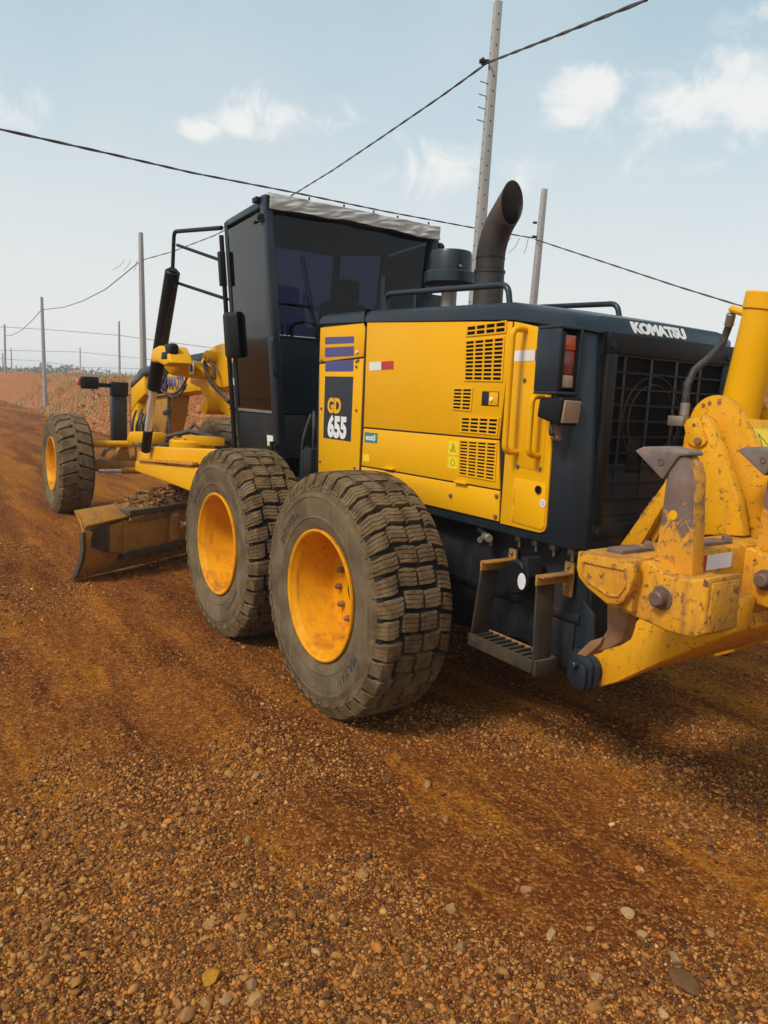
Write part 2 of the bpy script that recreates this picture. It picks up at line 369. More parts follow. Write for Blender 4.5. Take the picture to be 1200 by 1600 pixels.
def ground_mesh():
    cx, cy = -4.26, 3.17
    yw = math.degrees(yaw)
    ang = np.concatenate([np.arange(yw-180, yw-46, 4.0), np.arange(yw-46, yw+46, .19), np.arange(yw+46, yw+180, 4.0)])
    ang = np.radians(ang); na = len(ang)
    rad = [.05, .5, .9, 1.2]
    while rad[-1] < 14: rad.append(rad[-1]*1.0068+.001)
    while rad[-1] < 800: rad.append(rad[-1]*1.05)
    rad = np.array(rad); nr = len(rad)
    A, Q = np.meshgrid(ang, rad); X = cx+Q*np.cos(A); Y = cy+Q*np.sin(A); Z = ground_h(X, Y)
    V = np.stack([X, Y, Z], -1).reshape(-1, 3)
    i, j = np.meshgrid(np.arange(nr-1), np.arange(na), indexing='ij'); j2 = (j+1) % na
    F = np.stack([i*na+j, i*na+j2, (i+1)*na+j2, (i+1)*na+j], -1).reshape(-1, 4)[:, ::-1]
    return tag(np_mesh('ground', V, F, m_ground, smooth=180), 'red-brown gravelly dirt surface of the site road', kind='structure')
ground_mesh()
def bank_h(x, y):
    e = -3.35+.5*(fbm(x*.25, x*0, 51, 3)-.5)-sst(28, 48, x)*1.2        # foot of the bank
    t = e-y
    top = 2.02+.30*(fbm(x*.22, y*.22, 53, 3)-.5)+sst(35, 90, x)*.5
    h = top*sst(-.3, 3.3, t)
    rough = .26*(fbm(x*1.4, y*1.4, 57, 4)-.5)+.30*np.abs(fbm(x*3.8, y*3.8, 61, 4)-.5)*2
    return h+rough*sst(0, .8, t)-.12*(1-sst(-.3, .5, t))
def bank_mesh():
    xs = np.concatenate([np.arange(-14, 1, .3), np.arange(1, 26, .075), np.arange(26, 50, .14), np.arange(50, 320, 2.0)])
    ys = np.concatenate([-np.arange(2.6, 8.5, .075), -np.arange(8.5, 16, .25), -np.arange(16, 200, 4.0)])
    X, Y = np.meshgrid(xs, ys, indexing='ij'); Z = bank_h(X, Y); nx, ny = X.shape
    i, j = np.meshgrid(np.arange(nx-1), np.arange(ny-1), indexing='ij')
    F = np.stack([i*ny+j, i*ny+j+1, (i+1)*ny+j+1, (i+1)*ny+j], -1).reshape(-1, 4)[:, ::-1]
    V = np.stack([X, Y, Z], -1).reshape(-1, 3)
    return tag(np_mesh('dirt_bank', V, F, m_bank, smooth=180), 'loose orange dirt bank running beside the road', kind='structure')
bank_mesh()

# ---- gravel
def ico(sub):
    bm = bmesh.new(); bmesh.ops.create_icosphere(bm, subdivisions=sub, radius=1.0)
    V = np.array([v.co[:] for v in bm.verts]); F = np.array([[v.index for v in f.verts] for f in bm.faces]); bm.free(); return V, F
def scatter(name, pos, size, tone, sub, seed, mat, nvar=24, flat=.62, sink=.25):
    rg = np.random.default_rng(seed); V0, F0 = ico(sub); nv = len(V0)
    vs = []
    for k in range(nvar):
        d = 1+rg.normal(0, .14, nv); v = V0*d[:, None]
        for _ in range(4):                               # flat broken faces
            n = rg.normal(0, 1, 3); n /= np.linalg.norm(n); q = v@n; lim = rg.uniform(.42, .8); v = v-np.outer(np.maximum(q-lim, 0), n)
        vs.append(v)
    vs = np.array(vs); n = len(pos); sel = rg.integers(0, nvar, n); v = vs[sel]
    sc_ = np.stack([rg.uniform(.8, 1.35, n), rg.uniform(.7, 1.1, n), rg.uniform(.5, .85, n)*flat/.62], -1)
    v = v*sc_[:, None, :]*size[:, None, None]
    a = rg.uniform(0, 2*np.pi, n); c, s = np.cos(a)[:, None], np.sin(a)[:, None]
    x = v[..., 0]*c-v[..., 1]*s; y = v[..., 0]*s+v[..., 1]*c
    til = rg.normal(0, .25, n)[:, None]; z = v[..., 2]+x*til
    P = np.stack([x+pos[:, 0:1], y+pos[:, 1:2], z+pos[:, 2:3]+(size*(.5-sink))[:, None]*.6], -1).reshape(-1, 3)
    F = (F0[None]+(np.arange(n)*nv)[:, None, None]).reshape(-1, 3)
    return np_mesh(name, P, F, mat, smooth=60 if sub > 1 else 0, attr=np.repeat(tone, nv))
def gravel_points(n, rmin, rmax, seed, pw, thr):
    rg = np.random.default_rng(seed)
    u = rg.random(n*4); r = (rmin**pw+u*(rmax**pw-rmin**pw))**(1/pw)
    a = yaw+np.radians(rg.uniform(-38, 38, n*4)); x = -4.26+r*np.cos(a); y = 3.17+r*np.sin(a)
    dens = fbm(x*.9+3, y*.9, 71, 4, .6)*.75+fbm(x*3.1, y*3.1, 75, 3)*.25
    bare = np.exp(-((y-(.35+.28*(x+4)))/.5)**2)*sst(-4.5, -2.6, x)      # smoother swept strip right of the rear wheel
    thr = thr+.030*np.maximum(r-2.6, 0)
    keep = rg.random(n*4) < sst(thr-.09, thr+.06, dens)*(1-.75*bare)+.02
    x, y, r = x[keep][:n], y[keep][:n], r[keep][:n]
    return x, y, r, rg
x, y, r, rg = gravel_points(100000, 1.55, 9, 5, .60, .455)
size = (.0030+.0006*r)*np.exp(rg.normal(0, .45, len(x))); size = np.minimum(size, .017)
tone = np.clip(rg.beta(1.5, 1.6, len(x)), 0, 1)
tag(scatter('gravel', np.stack([x, y, ground_h(x, y)], -1), size, tone, 1, 1, m_grav), 'fine brown gravel strewn over the dirt road', 'gravel', kind='stuff')
x, y, r, rg = gravel_points(4200, 1.6, 9, 9, .75, .52)
size = .0078*np.exp(rg.normal(0, .36, len(x)))*(1+.05*r); size = np.minimum(size, .026); tone = np.clip(rg.beta(2.4, 2.6, len(x)), 0, 1)
tag(scatter('pebbles', np.stack([x, y, ground_h(x, y)], -1), size, tone, 2, 2, m_grav), 'loose rounded pebbles scattered among the fine gravel', 'pebbles', kind='stuff')
# clods on the bank
rgc = np.random.default_rng(12); n = 5200
x = 2+rgc.random(n)**1.4*34; y = -3.2-rgc.random(n)*5.2
tag(scatter('soil_clods', np.stack([x, y, np.maximum(bank_h(x, y), ground_h(x, y))], -1), .022*np.exp(rgc.normal(0, .55, n))*(1+x*.02), rgc.random(n)*.65+.15, 1, 3, m_grav),
    'lumps of orange soil lying on the dirt bank', 'soil clods', kind='stuff')

# ---- single stones one can point at
def ghf(x, y): return float(ground_h(np.array([x]), np.array([y]))[0])
STONES = [  # position, half size, tone colour, label
 ((-2.325,2.418,-0), (.036,.026,.024), (.50,.29,.035), 'bright yellow-ochre angular stone, biggest of the stones at bottom left'),
 ((-2.477,2.351,-0), (.026,.024,.019), (.50,.36,.18), 'pale tan angular stone just below and right of the yellow stone'),
 ((-2.413,2.53,0), (.024,.021,.017), (.40,.26,.13), 'tan round stone by the bottom edge, below left of the yellow stone'),
 ((-2.405,2.467,0), (.019,.016,.014), (.36,.24,.13), 'brown-grey round stone directly under the yellow stone'),
 ((-2.424,2.412,0), (.021,.014,.013), (.40,.30,.20), 'greyish oblong stone between the yellow stone and the pale tan one'),
 ((-2.42,2.334,0), (.019,.015,.014), (.33,.25,.18), 'grey round stone right of the yellow stone'),
 ((-2.362,2.536,0), (.022,.017,.014), (.38,.22,.08), 'orange-tan stone left of the stone under the yellow one'),
 ((-2.106,2.346,0), (.021,.018,.015), (.46,.33,.19), 'beige stone standing alone above the yellow stone'),
 ((-2.148,2.773,0), (.022,.017,.013), (.40,.23,.08), 'tan-orange oval stone near the left bottom corner'),
 ((-1.618,2.852,0), (.019,.013,.010), (.60,.46,.30), 'pale cream flat stone near the left edge'),
 ((-1.842,2.802,0), (.018,.014,.012), (.32,.20,.11), 'reddish-brown stone below the cream stone at the left edge'),
 ((-1.635,2.73,0), (.015,.012,.012), (.27,.19,.13), 'dark brown upright stone right of the cream stone'),
 ((-2.382,2.093,0), (.017,.014,.012), (.66,.52,.36), 'whitish pink stone on bare orange soil'),
 ((-2.12,1.755,0), (.026,.022,.018), (.42,.27,.14), 'tan rounded stone in a cluster below the rear wheel'),
 ((-1.276,1.812,0), (.036,.017,.015), (.46,.33,.22), 'pale long stone lying left of the rear wheel foot'),
 ((-1.716,2.04,0), (.032,.016,.012), (.36,.26,.16), 'grey-brown flat split stone below the pale long one'),
 ((-1.375,2.429,0), (.020,.013,.012), (.38,.28,.17), 'grey-tan pebble-like stone on smooth dirt at left'),
 ((-0.792,2.248,0), (.023,.013,.011), (.24,.16,.10), 'dark oblong stone on smooth dirt behind the grey-tan one'),
 ((-1.733,1.169,0), (.028,.016,.014), (.42,.27,.15), 'tan oblong stone in the thick gravel under the rear wheel'),
 ((-2.011,1.282,0), (.024,.017,.014), (.38,.22,.13), 'pinkish-brown stone below the tan oblong stone by the rear wheel'),
 ((-2.515,1.302,0), (.015,.020,.013), (.46,.34,.20), 'beige block-shaped stone in the middle of the gravel'),
 ((-2.446,1.594,0), (.024,.017,.013), (.42,.29,.17), 'light brown angular stone left of the beige block-shaped stone'),
 ((-2.617,1.685,0), (.023,.015,.012), (.32,.25,.18), 'greyish flat stone below the light brown angular stone'),
 ((-2.723,1.386,0), (.030,.015,.013), (.50,.37,.22), 'pale elongated stone tilted in the gravel at lower centre right'),
 ((-2.792,1.086,0), (.019,.023,.016), (.48,.37,.24), 'pale upright stone, upper of two pale ones at lower right'),
 ((-2.893,1.136,0), (.021,.019,.015), (.46,.34,.20), 'pale lumpy stone, lower of two pale ones at lower right'),
 ((-2.937,1.411,0), (.022,.018,.015), (.50,.36,.22), 'cream rounded stone near the bottom, right of centre'),
 ((-3.016,1.13,0), (.022,.019,.016), (.34,.29,.22), 'grey rounded stone above the dark clod at lower right'),
 ((-3.09,1.192,0), (.052,.030,.016), (.15,.10,.065), 'dark brown flat clod, largest lump at lower right'),
 ((-3.132,1.347,0), (.017,.014,.012), (.58,.46,.30), 'whitish stone touching the bottom edge below the dark clod'),
 ((-2.536,0.391,0), (.024,.013,.010), (.44,.24,.14), 'pink flat stone on smooth dirt behind the ripper shadow'),
 ((-2.65,0.399,0), (.020,.016,.015), (.17,.12,.08), 'dark round stone beside the pink flat stone'),
 ((-2.642,0.824,0), (.018,.008,.007), (.64,.56,.46), 'small white sliver of stone on smooth orange dirt'),
 ((-2.994,0.914,-0), (.022,.013,.010), (.40,.28,.15), 'light tan flat stone on orange dirt at right')]
ico2 = ico(3)
for k, (p, s, c, lab) in enumerate(STONES):
    c = (c[0]*.80, c[1]*.62, c[2]*.42)
    rg = np.random.default_rng(100+k); V, F = ico2; v = V.copy()
    for _ in range(11):
        n_ = rg.normal(0, 1, 3); n_ /= np.linalg.norm(n_); q = v@n_; v = v-np.outer(np.maximum(q-rg.uniform(.45, .85), 0), n_)
    v = v*(1+.05*(fbm(v[:, 0]*2.5+k, v[:, 1]*2.5+v[:, 2]*2, 200+k, 3)-.5))[:, None]
    v = v*np.array(s)*1.25; a = rg.uniform(-.5, .5)-.6; v = np.stack([v[:, 0]*math.cos(a)-v[:, 1]*math.sin(a), v[:, 0]*math.sin(a)+v[:, 1]*math.cos(a), v[:, 2]], -1)
    key = 'stone_%d' % k; m = bpy.data.materials.new(key); m.use_nodes = True; t = NT(m.node_tree); m.node_tree.nodes.clear()
    oc = t.n('ShaderNodeTexCoord').outputs['Object']; nn = t.noise(oc, 60, 6, .65); n3 = t.noise(oc, 260, 3)
    cc = t.mix(t.math('MULTIPLY', t.ramp(nn, .4, .75), .7), c, [.55*q for q in c]); cc = t.mix(t.math('MULTIPLY', t.ramp(n3, .45, .7), .65), cc, (.28,.11,.03))
    bb = t.n('ShaderNodeBump', inp={'Strength': .8, 'Distance': .004, 'Height': nn})
    t.n('ShaderNodeOutputMaterial', inp={0: t.n('ShaderNodeBsdfPrincipled', inp={'Base Color': cc, 'Roughness': .88, 'Specular IOR Level': .2, 'Normal': bb.outputs[0]}).outputs[0]})
    o = np_mesh('stone', v, F, m, smooth=40); o.location = (p[0], p[1], ghf(p[0], p[1])+s[2]*.35)
    tag(o, lab, 'stone', 'loose stones in the gravel')

# ================================================================== MOTOR GRADER
G = empty('motor_grader'); tag(G, 'yellow and charcoal motor grader with rear ripper parked on the dirt road', 'motor grader')
def text_mesh(s, size, bold=.0, ext=.0006, spacing=1.0):
    cu = bpy.data.curves.new('t', 'FONT'); cu.body = s; cu.size = size; cu.offset = bold; cu.extrude = ext; cu.space_character = spacing
    cu.align_x = 'CENTER'; cu.align_y = 'CENTER'; cu.resolution_u = 3
    ob = bpy.data.objects.new('t', cu); COL.objects.link(ob); dg = bpy.context.evaluated_depsgraph_get(); dg.update()
    me = bpy.data.meshes.new_from_object(ob.evaluated_get(dg)); bpy.data.objects.remove(ob); bpy.data.curves.remove(cu); me.materials.clear(); return me
def text_on(name, s, size, org, right, up, mat, parent, bold=.0, ext=.0006, sx=1.0, spacing=1.0):
    me = text_mesh(s, size, bold, ext, spacing); r_ = Vector(right).normalized(); u_ = Vector(up); u_ = (u_-r_*u_.dot(r_)).normalized(); n_ = r_.cross(u_)
    Mx = Matrix((r_*sx, u_, n_)).transposed().to_4x4(); Mx.translation = org; me.transform(Mx); me.name = name
    return link_mesh(name, me, mat, parent, 0)

# ---------------------------------------------------------------- wheels
def r_top(y):
    a = abs(y)/.225; return .682-.012*a*a-.03*max(0, a-.80)/.2-.035*max(0, a-.93)/.07
def slab(b, y0, y1, v0, v1, skew, depth=.030, ny=4, wob=0, shrink=0.0):
    """one tread slab: y across, v along the circumference (metres at r=.68)"""
    top0, top1, bot0, bot1 = [], [], [], []
    for i in range(ny):
        f = i/(ny-1); y = y0+(y1-y0)*f; s_ = skew*(f-.5); ww = wob*(1 if i % 2 else -1)
        rt_ = r_top(y); rb = rt_-depth-(.012 if abs(y) > .19 else 0)
        e = shrink if i in (0, ny-1) else 0
        for v, T, Bt, sg in ((v0, top0, bot0, 1), (v1, top1, bot1, -1)):
            th = (v+s_+ww*sg*.0+e*sg+ww)/.68
            T.append(b.bm.verts.new((-rt_*math.sin(th), y, rt_*math.cos(th)))); th2 = (v+s_-.0025*sg)/.68
            Bt.append(b.bm.verts.new((-rb*math.sin(th2), y*1.0+(.004 if i == ny-1 else -.004 if i == 0 else 0), rb*math.cos(th2))))
    for i in range(ny-1):
        b.face((top0[i], top0[i+1], top1[i+1], top1[i])); b.face((bot0[i], bot0[i+1], top0[i+1], top0[i])); b.face((top1[i], top1[i+1], bot1[i+1], bot1[i]))
    b.face((bot0[0], top0[0], top1[0], bot1[0])); b.face((bot0[-1], bot1[-1], top1[-1], top0[-1]))
PROF = [(-.19,.352),(-.208,.385),(-.220,.44),(-.228,.50),(-.227,.55),(-.218,.60),(-.205,.632),(-.17,.646),(-.1,.652),(0,.655),
        (.1,.652),(.17,.646),(.205,.632),(.218,.604),(.2225,.600),(.2225,.594),(.219,.590),(.2275,.555),(.2305,.548),(.2305,.542),(.2275,.538),(.2285,.505),(.2265,.495),(.2205,.438),(.2225,.434),(.2222,.428),(.2180,.424),(.208,.385),(.19,.352)]
def y_side(r_):
    p = [(b_, a_) for a_, b_ in PROF[10:]]
    for (ra, ya), (rb, yb) in zip(p, p[1:]):
        if rb <= r_ <= ra: return yb+(ya-yb)*(r_-rb)/max(1e-6, ra-rb)
    return .22
def carcass_mesh(kind):
    b = B(); b.lathe(PROF, 'Y', 96)
    for f in b.bm.faces:
        c = f.calc_center_median(); rr = math.hypot(c.x, c.z); f.material_index = 1 if rr < .615 else 0
    b.mi = 2
    rnd = random.Random(3)
    if kind == 'rear':
        N = 38; P = 2*math.pi*.68/N
        for k in range(N):
            zz = .013 if k % 2 else -.013
            for ci, (y0, y1) in enumerate(((-.222, -.125), (-.100, -.0115), (.0115, .100), (.125, .222))):
                out = ci in (0, 3)
                a0 = y0+(0 if ci == 0 else zz); a1 = y1+(0 if ci == 3 else zz)
                bl = P*.785; v = k*P+(.30*P if out else 0); sk = (-.022 if ci == 0 else .022 if ci == 3 else (.006 if ci == 1 else -.006))
                ns = 4; g = .0034; sw = (bl-g*(ns-1))/ns
                for q in range(ns):
                    s0 = v-bl/2+q*(sw+g)+(rb_j if q else (rb_j := rnd.uniform(-.0025, .0025))); jit = rnd.uniform(-.0012, .0012)
                    slab(b, a0, a1, s0+jit, s0+sw+jit, sk, wob=.0016, shrink=.004 if q in (0, 3) else 0)
    else:
        N = 26; P = 2*math.pi*.68/N
        for k in range(N):
            for sg in (-1, 1):
                v = k*P+(P/2 if sg > 0 else 0)
                ya, yb = (.224*sg, -.012*sg)
                ny = 7; rows = []
                for i in range(ny):
                    f = i/(ny-1); y = ya+(yb-ya)*f; sh = .085*(f**.7); wdt = P*(.86 if f < .75 else .74)
                    rt_ = r_top(y); rb = rt_-.024
                    rows.append([b.bm.verts.new((-rr*math.sin(th), y, rr*math.cos(th))) for rr, th in
                                 ((rb, (v-sh*1-wdt/2-.006)/.68), (rt_, (v-sh-wdt/2+.006)/.68), (rt_, (v-sh+wdt/2-.006)/.68), (rb, (v-sh+wdt/2+.006)/.68))])
                for i in range(ny-1):
                    for q in range(3): b.face((rows[i][q], rows[i][q+1], rows[i+1][q+1], rows[i+1][q]))
                b.face(rows[0]); b.face(rows[-1])
    if kind == 'rear':                                    # scallops where the shoulder blocks run down the sidewall
        for k in range(38):
            P = 2*math.pi/38; th = (k+.30)*P
            for sg in (-1, 1):
                vs = []
                for rr, dy, hw in ((.640, .0, .052), (.607, .004, .046), (.583, -.004, .030)):
                    yy = y_side(rr)+.006+dy
                    for t_ in (-1, 1): vs.append(b.bm.verts.new((-rr*math.sin(th+t_*hw), sg*yy, rr*math.cos(th+t_*hw))))
                b.face((vs[0], vs[1], vs[3], vs[2])); b.face((vs[2], vs[3], vs[5], vs[4]))
    bmesh.ops.recalc_face_normals(b.bm, faces=b.bm.faces)
    me = bpy.data.meshes.new(kind+'_tyre'); b.bm.to_mesh(me); b.bm.free(); return me
def rim_mesh():
    b = B()
    b.lathe([(.185,.356),(.206,.366),(.216,.364),(.219,.356),(.212,.345),(.196,.338),(.186,.330),(.170,.322),(.10,.312),(.085,.304),(-.02,.298),(-.045,.285),
             (-.050,.235),(-.052,.125),(-.058,.118),(-.09,.115)], 'Y', 80)
    b.lathe([(-.19,.352),(-.20,.364),(-.195,.34),(-.18,.325),(-.05,.300)], 'Y', 64)
    b.lathe([(-.085,.118),(-.070,.10),(-.066,0.0005)], 'Y', 40)
    return b.done('rim', m_yelr, None, 30)
def arc_text(s, size, Rr, th0, bold, parent, y_off=.0022):
    me = text_mesh(s, size, bold, .0012, 1.05)
    for v in me.vertices:
        rr = Rr+v.co.y; th = th0+v.co.x/Rr; yy = y_side(rr)+y_off+v.co.z
        v.co = (-rr*math.sin(th), yy, rr*math.cos(th))
    return me
TY = {k: carcass_mesh(k) for k in ('rear', 'front')}
for me in TY.values():
    for m_ in (m_tyre, m_side, m_tread): me.materials.append(m_)
    me.shade_smooth(); me.set_sharp_from_angle(angle=R(32))
LET = [arc_text('MAXAM', .075, .475, R(a), .0012, None) for a in (-42,)]+[arc_text('SNOWXTRA', .048, .48, R(a), .0006, None) for a in (140,)]
bm_ = bmesh.new()
bm_.free()
m_let = paint('moulded_lettering', (.05,.045,.035), .8, dust_amt=.6)
for me in LET: me.materials.append(m_let)
rim0 = rim_mesh(); RIMM = rim0.data; bpy.data.objects.remove(rim0)
nb = B()
nb.cyl((0,-.068,0),(0,-.030,0),.085,28,.012); nb.cyl((0,-.03,0),(0,-.012,0),.035,6,.004)
for k in range(12):
    t_ = 2*math.pi*k/12; nb.cyl((.20*math.sin(t_), -.052, .20*math.cos(t_)), (.20*math.sin(t_), -.020, .20*math.cos(t_)), .019, 6, .003)
    nb.cyl((.20*math.sin(t_), -.052, .20*math.cos(t_)), (.20*math.sin(t_), -.010, .20*math.cos(t_)), .010, 8)
nuto = nb.done('wheel_nuts', m_rust2, None); NUTM = nuto.data; bpy.data.objects.remove(nuto)
def wheel(kind, loc, rz, spin):
    e = empty('wheel', G, loc, Euler((0, R(spin), R(rz)), 'XYZ'))
    for nm, me in (('tyre', TY[kind]), ('rim', RIMM), ('wheel_nuts', NUTM), ('lettering', LET[0]), ('lettering', LET[1])):
        o = bpy.data.objects.new(nm, me); COL.objects.link(o); o.parent = e
        if nm == 'wheel_nuts': o['kind'] = 'stuff'
    return e
WZ = .668
wheel('rear', (-.7625, 1.022, WZ), 0, 186); wheel('rear', (.7625, 1.022, WZ), 0, 4)
wheel('rear', (-.7625, -1.022, WZ), 180, 40); wheel('rear', (.7625, -1.022, WZ), 180, 90)
wheel('front', (6.64, 1.10, WZ), 0, 10); wheel('front', (6.64, -1.10, WZ), 180, 33)

# tandem cases and axle
for s in (1, -1):
    B().box(-1.05, 1.05, s*.56, s*.76, .40, .92, .05, 3).done('tandem_case', m_grd, G)
    for x_ in (-.7625, .7625): B().cyl((x_, s*.74, WZ), (x_, s*.97, WZ), .16, 28, .01).done('wheel_hub', m_grd, G)
B().cyl((0, -.7, .72), (0, .7, .72), .17, 24).done('rear_axle', m_grd, G)

# ---------------------------------------------------------------- chassis
b = B()
b.prism([(-1.95,.45,1.10),(-1.95,.45,.86),(-1.98,.45,.52),(-1.93,.45,.47),(-1.80,.45,.52),(-1.52,.45,.54),(-.94,.45,.46),(.5,.45,.55),(1.2,.45,.62),(2.1,.45,.80),(2.1,.45,1.02),(1.2,.45,1.1)], (0,-.03,0), .006)
b.prism([(-1.95,-.45,1.10),(-1.95,-.45,.86),(-1.98,-.45,.52),(-1.93,-.45,.47),(-1.80,-.45,.52),(-1.52,-.45,.54),(-.94,-.45,.46),(.5,-.45,.55),(1.2,-.45,.62),(2.1,-.45,.80),(2.1,-.45,1.02),(1.2,-.45,1.1)], (0,.03,0), .006)
b.box(-1.97, -1.90, -.44, .44, .55, 1.10, .01)
b.box(-1.85, 1.2, -.40, .40, .50, .66)  # unseen belly block, added to deepen the shade under the machine
b.box(-1.93, -.95, .452, .470, .735, .775, .005); b.box(-1.90, -1.60, .452, .462, .50, .72, .004)
CH = b.done('chassis', m_grd, G)
b = B()
for x_, y_, z_ in ((-1.62,.47,1.075),(-1.50,.47,1.075),(-1.74,.47,1.075),(-1.86,.47,1.075)): b.box(x_-.018, x_+.018, y_-.02, y_+.02, z_-.02, z_+.01, .003); b.cyl((x_, y_, z_-.05), (x_, y_, z_-.02), .010, 6)
b.done('cover_bolts', m_steel, CH)['kind'] = 'stuff'
b = B(); q = (-1.317,0.5,1.05); b.tube([(q[0]+.10, .5, q[2]+.02), (q[0], .52, q[2]), (q[0]-.02, .60, q[2]-.01)], .016, 10); b.cyl((q[0], .5, q[2]), (q[0], .5, q[2]-.05), .012, 6)
b.cyl((q[0]+.03, .52, q[2]), (q[0]-.05, .56, q[2]), .022, 10, .003)
b.done('drain_valve', m_steel, CH)
# platform and hydraulic clutter between cab and engine
b = B(); b.box(.50, 1.05, -.50, .52, 1.06, 1.10, .01); b.box(.505, .56, -.56, .56, 1.1, 2.15, .01); b.box(.60, .72, .44, .58, 1.1, 1.36, .015)
b.done('platform', m_grd, G)
b = B(); b.cyl((.80, .50, 1.10), (.80, .50, 1.33), .055, 20, .01); b.cyl((.80, .50, 1.33), (.80, .50, 1.36), .02, 10); b.done('accumulator', m_gry, G)
b = B(); b.tube([(.95,.35,1.2),(.85,.42,1.35),(.80,.45,1.5),(.9,.40,1.62)], .014, 8, fillet=.08); b.tube([(1.0,.25,1.15),(.9,.36,1.26),(.72,.42,1.30),(.6,.4,1.2)], .012, 8, fillet=.08)
b.tube([(1.0,.45,1.2),(.92,.48,1.42),(.95,.40,1.6)], .010, 8, fillet=.08); b.done('hydraulic_hoses', m_hose, G)
b = B(); b.box(.62, .98, -.3, .40, .75, 1.15, .02); b.done('transmission', m_rust2, G)
b = B(); b.box(.45, .86, .50, .74, 1.03, 1.05, .004)
for i in range(9): b.box(.46+.043*i, .475+.043*i, .505, .735, 1.05, 1.062)
b.done('step_grating', m_grd, G)

# ---------------------------------------------------------------- engine hood
H = B()
HY = .575
prof = [(.49,HY),(-1.86,HY),(-1.915,HY-.075),(-1.915,-HY+.075),(-1.86,-HY),(.49,-HY)]
def ztop(x): return 2.245 if x > .3 else 2.245+(x-.5)*(.09/1.98)-(max(0, -1.46-x))*.12
H.hexa([(x-(.05 if x < -1 else 0), y, 1.10) for x, y in prof], [(x, y, ztop(x)+.012) for x, y in prof], .012, 2)
hood = H.done('engine_hood', m_gry, G)
# roof cap with rounded shoulders and a sloping tail
st = [(.515,2.236),(.50,2.243),(-.095,2.222),(-.100,2.222),(-1.45,2.158),(-1.875,2.098),(-1.935,2.082)]
hi = [(.49,2.262),(.44,2.315),(-.095,2.300),(-.100,2.300),(-1.40,2.252),(-1.83,2.175),(-1.890,2.162)]
rows = []
cb = B()
for i, ((x0, z0), (x1, z1)) in enumerate(zip(st, hi)):
    yo = .592 if i not in (0, 6) else (.57 if i == 0 else .50); sw = .592-.575
    row = []
    for sg in (1, -1):
        pts = [(x0, yo*sg, z0), (x0, yo*sg, z0+(z1-z0)*.35), (x0*.5+x1*.5, (yo-.012)*sg, z0+(z1-z0)*.72), (x1, (yo-.045)*sg, z1-.004), (x1, (yo-.075)*sg, z1), (x1, 0, z1+.008)]
        if i == 6: pts = [(x0+(x1-x0)*f_, (yo-.03*f_**2)*sg, z0+(z1-z0)*f_) for f_ in (0, .35, .7, .93)]+[(x1, (yo-.06)*sg, z1), (x1, 0, z1+.004)]
        row.append(pts if sg > 0 else list(reversed(pts))[1:])
    rows.append([cb.bm.verts.new(p) for p in row[0]+row[1]])
for a, c in zip(rows, rows[1:]):
    for k in range(len(a)-1): cb.face((a[k], a[k+1], c[k+1], c[k]))
cb.face(rows[0]); cb.face(list(reversed(rows[-1])))
for a, c in zip(rows, rows[1:]): cb.face((a[0], c[0], c[-1], a[-1]))
cap = cb.done('hood_cap', m_gry, hood, 28)
b = B(); b.box(-.102, -.093, -.594, .594, 2.20, 2.303); b.done('cap_seam', m_dark, hood)
# yellow side panels, each a plate standing 14 mm proud of the hood shell
PY = .587
def plate(name, pts, mat=m_yel, parent=None, th=.013, bev=.004, label=None, y=PY):
    P = [(p[0], y, p[2]) for p in pts]; return B().prism(P, (0, -th, 0), bev, 2).done(name, mat, parent or hood, 30, label)
pf1 = plate('upper_front_panel', [(0.498,0.587,2.217), (-0.095,0.587,2.217), (-0.088,0.587,2.007), (0.496,0.587,1.979)])
pf2 = plate('lower_front_panel', [(0.495,0.587,1.965), (-0.088,0.587,1.995), (-0.089,0.587,1.219), (0.463,0.587,1.192)])
dr = plate('main_door', [(-0.118,0.587,2.22), (-1.46,0.587,2.149), (-1.419,0.587,1.573), (-0.126,0.587,1.56)])
dl = plate('lower_door', [(-0.127,0.587,1.55), (-1.417,0.587,1.565), (-1.449,0.587,1.32), (-0.118,0.587,1.31)])
bs = plate('bottom_strip', [(-0.117,0.587,1.3), (-1.449,0.587,1.312), (-1.458,0.587,1.157), (-0.773,0.587,1.155), (-0.122,0.587,1.206)])
rp = plate('rear_panel', [(-1.471,0.587,2.149), (-1.68,0.587,2.105), (-1.742,0.587,2.09), (-1.754,0.587,1.792), (-1.779,0.587,1.557), (-1.781,0.587,1.347), (-1.785,0.587,1.189), (-1.776,0.587,1.163), (-1.748,0.587,1.149), (-1.468,0.587,1.149)])
plate('access_panel', [(-1.64,0.59,1.879), (-1.736,0.59,1.873), (-1.741,0.59,1.439), (-1.548,0.59,1.45), (-1.529,0.59,1.724), (-1.541,0.59,1.872)], parent=rp, th=.004, bev=.0015, y=.5895)
plate('fuel_door', [(-1.566,0.592,1.392), (-1.765,0.592,1.387), (-1.772,0.592,1.364), (-1.778,0.592,1.185), (-1.759,0.592,1.166), (-1.574,0.592,1.173), (-1.56,0.592,1.183), (-1.549,0.592,1.38)], parent=rp, th=.006, bev=.002, y=.592)
def knob(px, r_=.011, mat=m_rust, parent=hood, name='bolt', d=.012):
    return B().cyl((px[0], PY-.004, px[2]), (px[0], PY+d, px[2]), r_, 12, .003).done(name, mat, parent)
for q in ((0.454,0.59,1.991), (0.441,0.59,1.658), (-0.036,0.59,1.663), (0.435,0.59,1.283), (-0.04,0.59,1.286), (-0.015,0.59,1.943), (-0.036,0.59,1.984), (-0.013,0.59,1.976)): knob(q, .008, parent=pf2)
for q in ((-1.063,0.59,1.239), (-1.434,0.59,1.285), (-1.435,0.59,1.18)): knob(q, parent=bs)
for q in ((-1.577,0.59,1.867), (-1.571,0.59,1.452), (-1.723,0.59,1.455)): knob(q, .010, parent=rp)
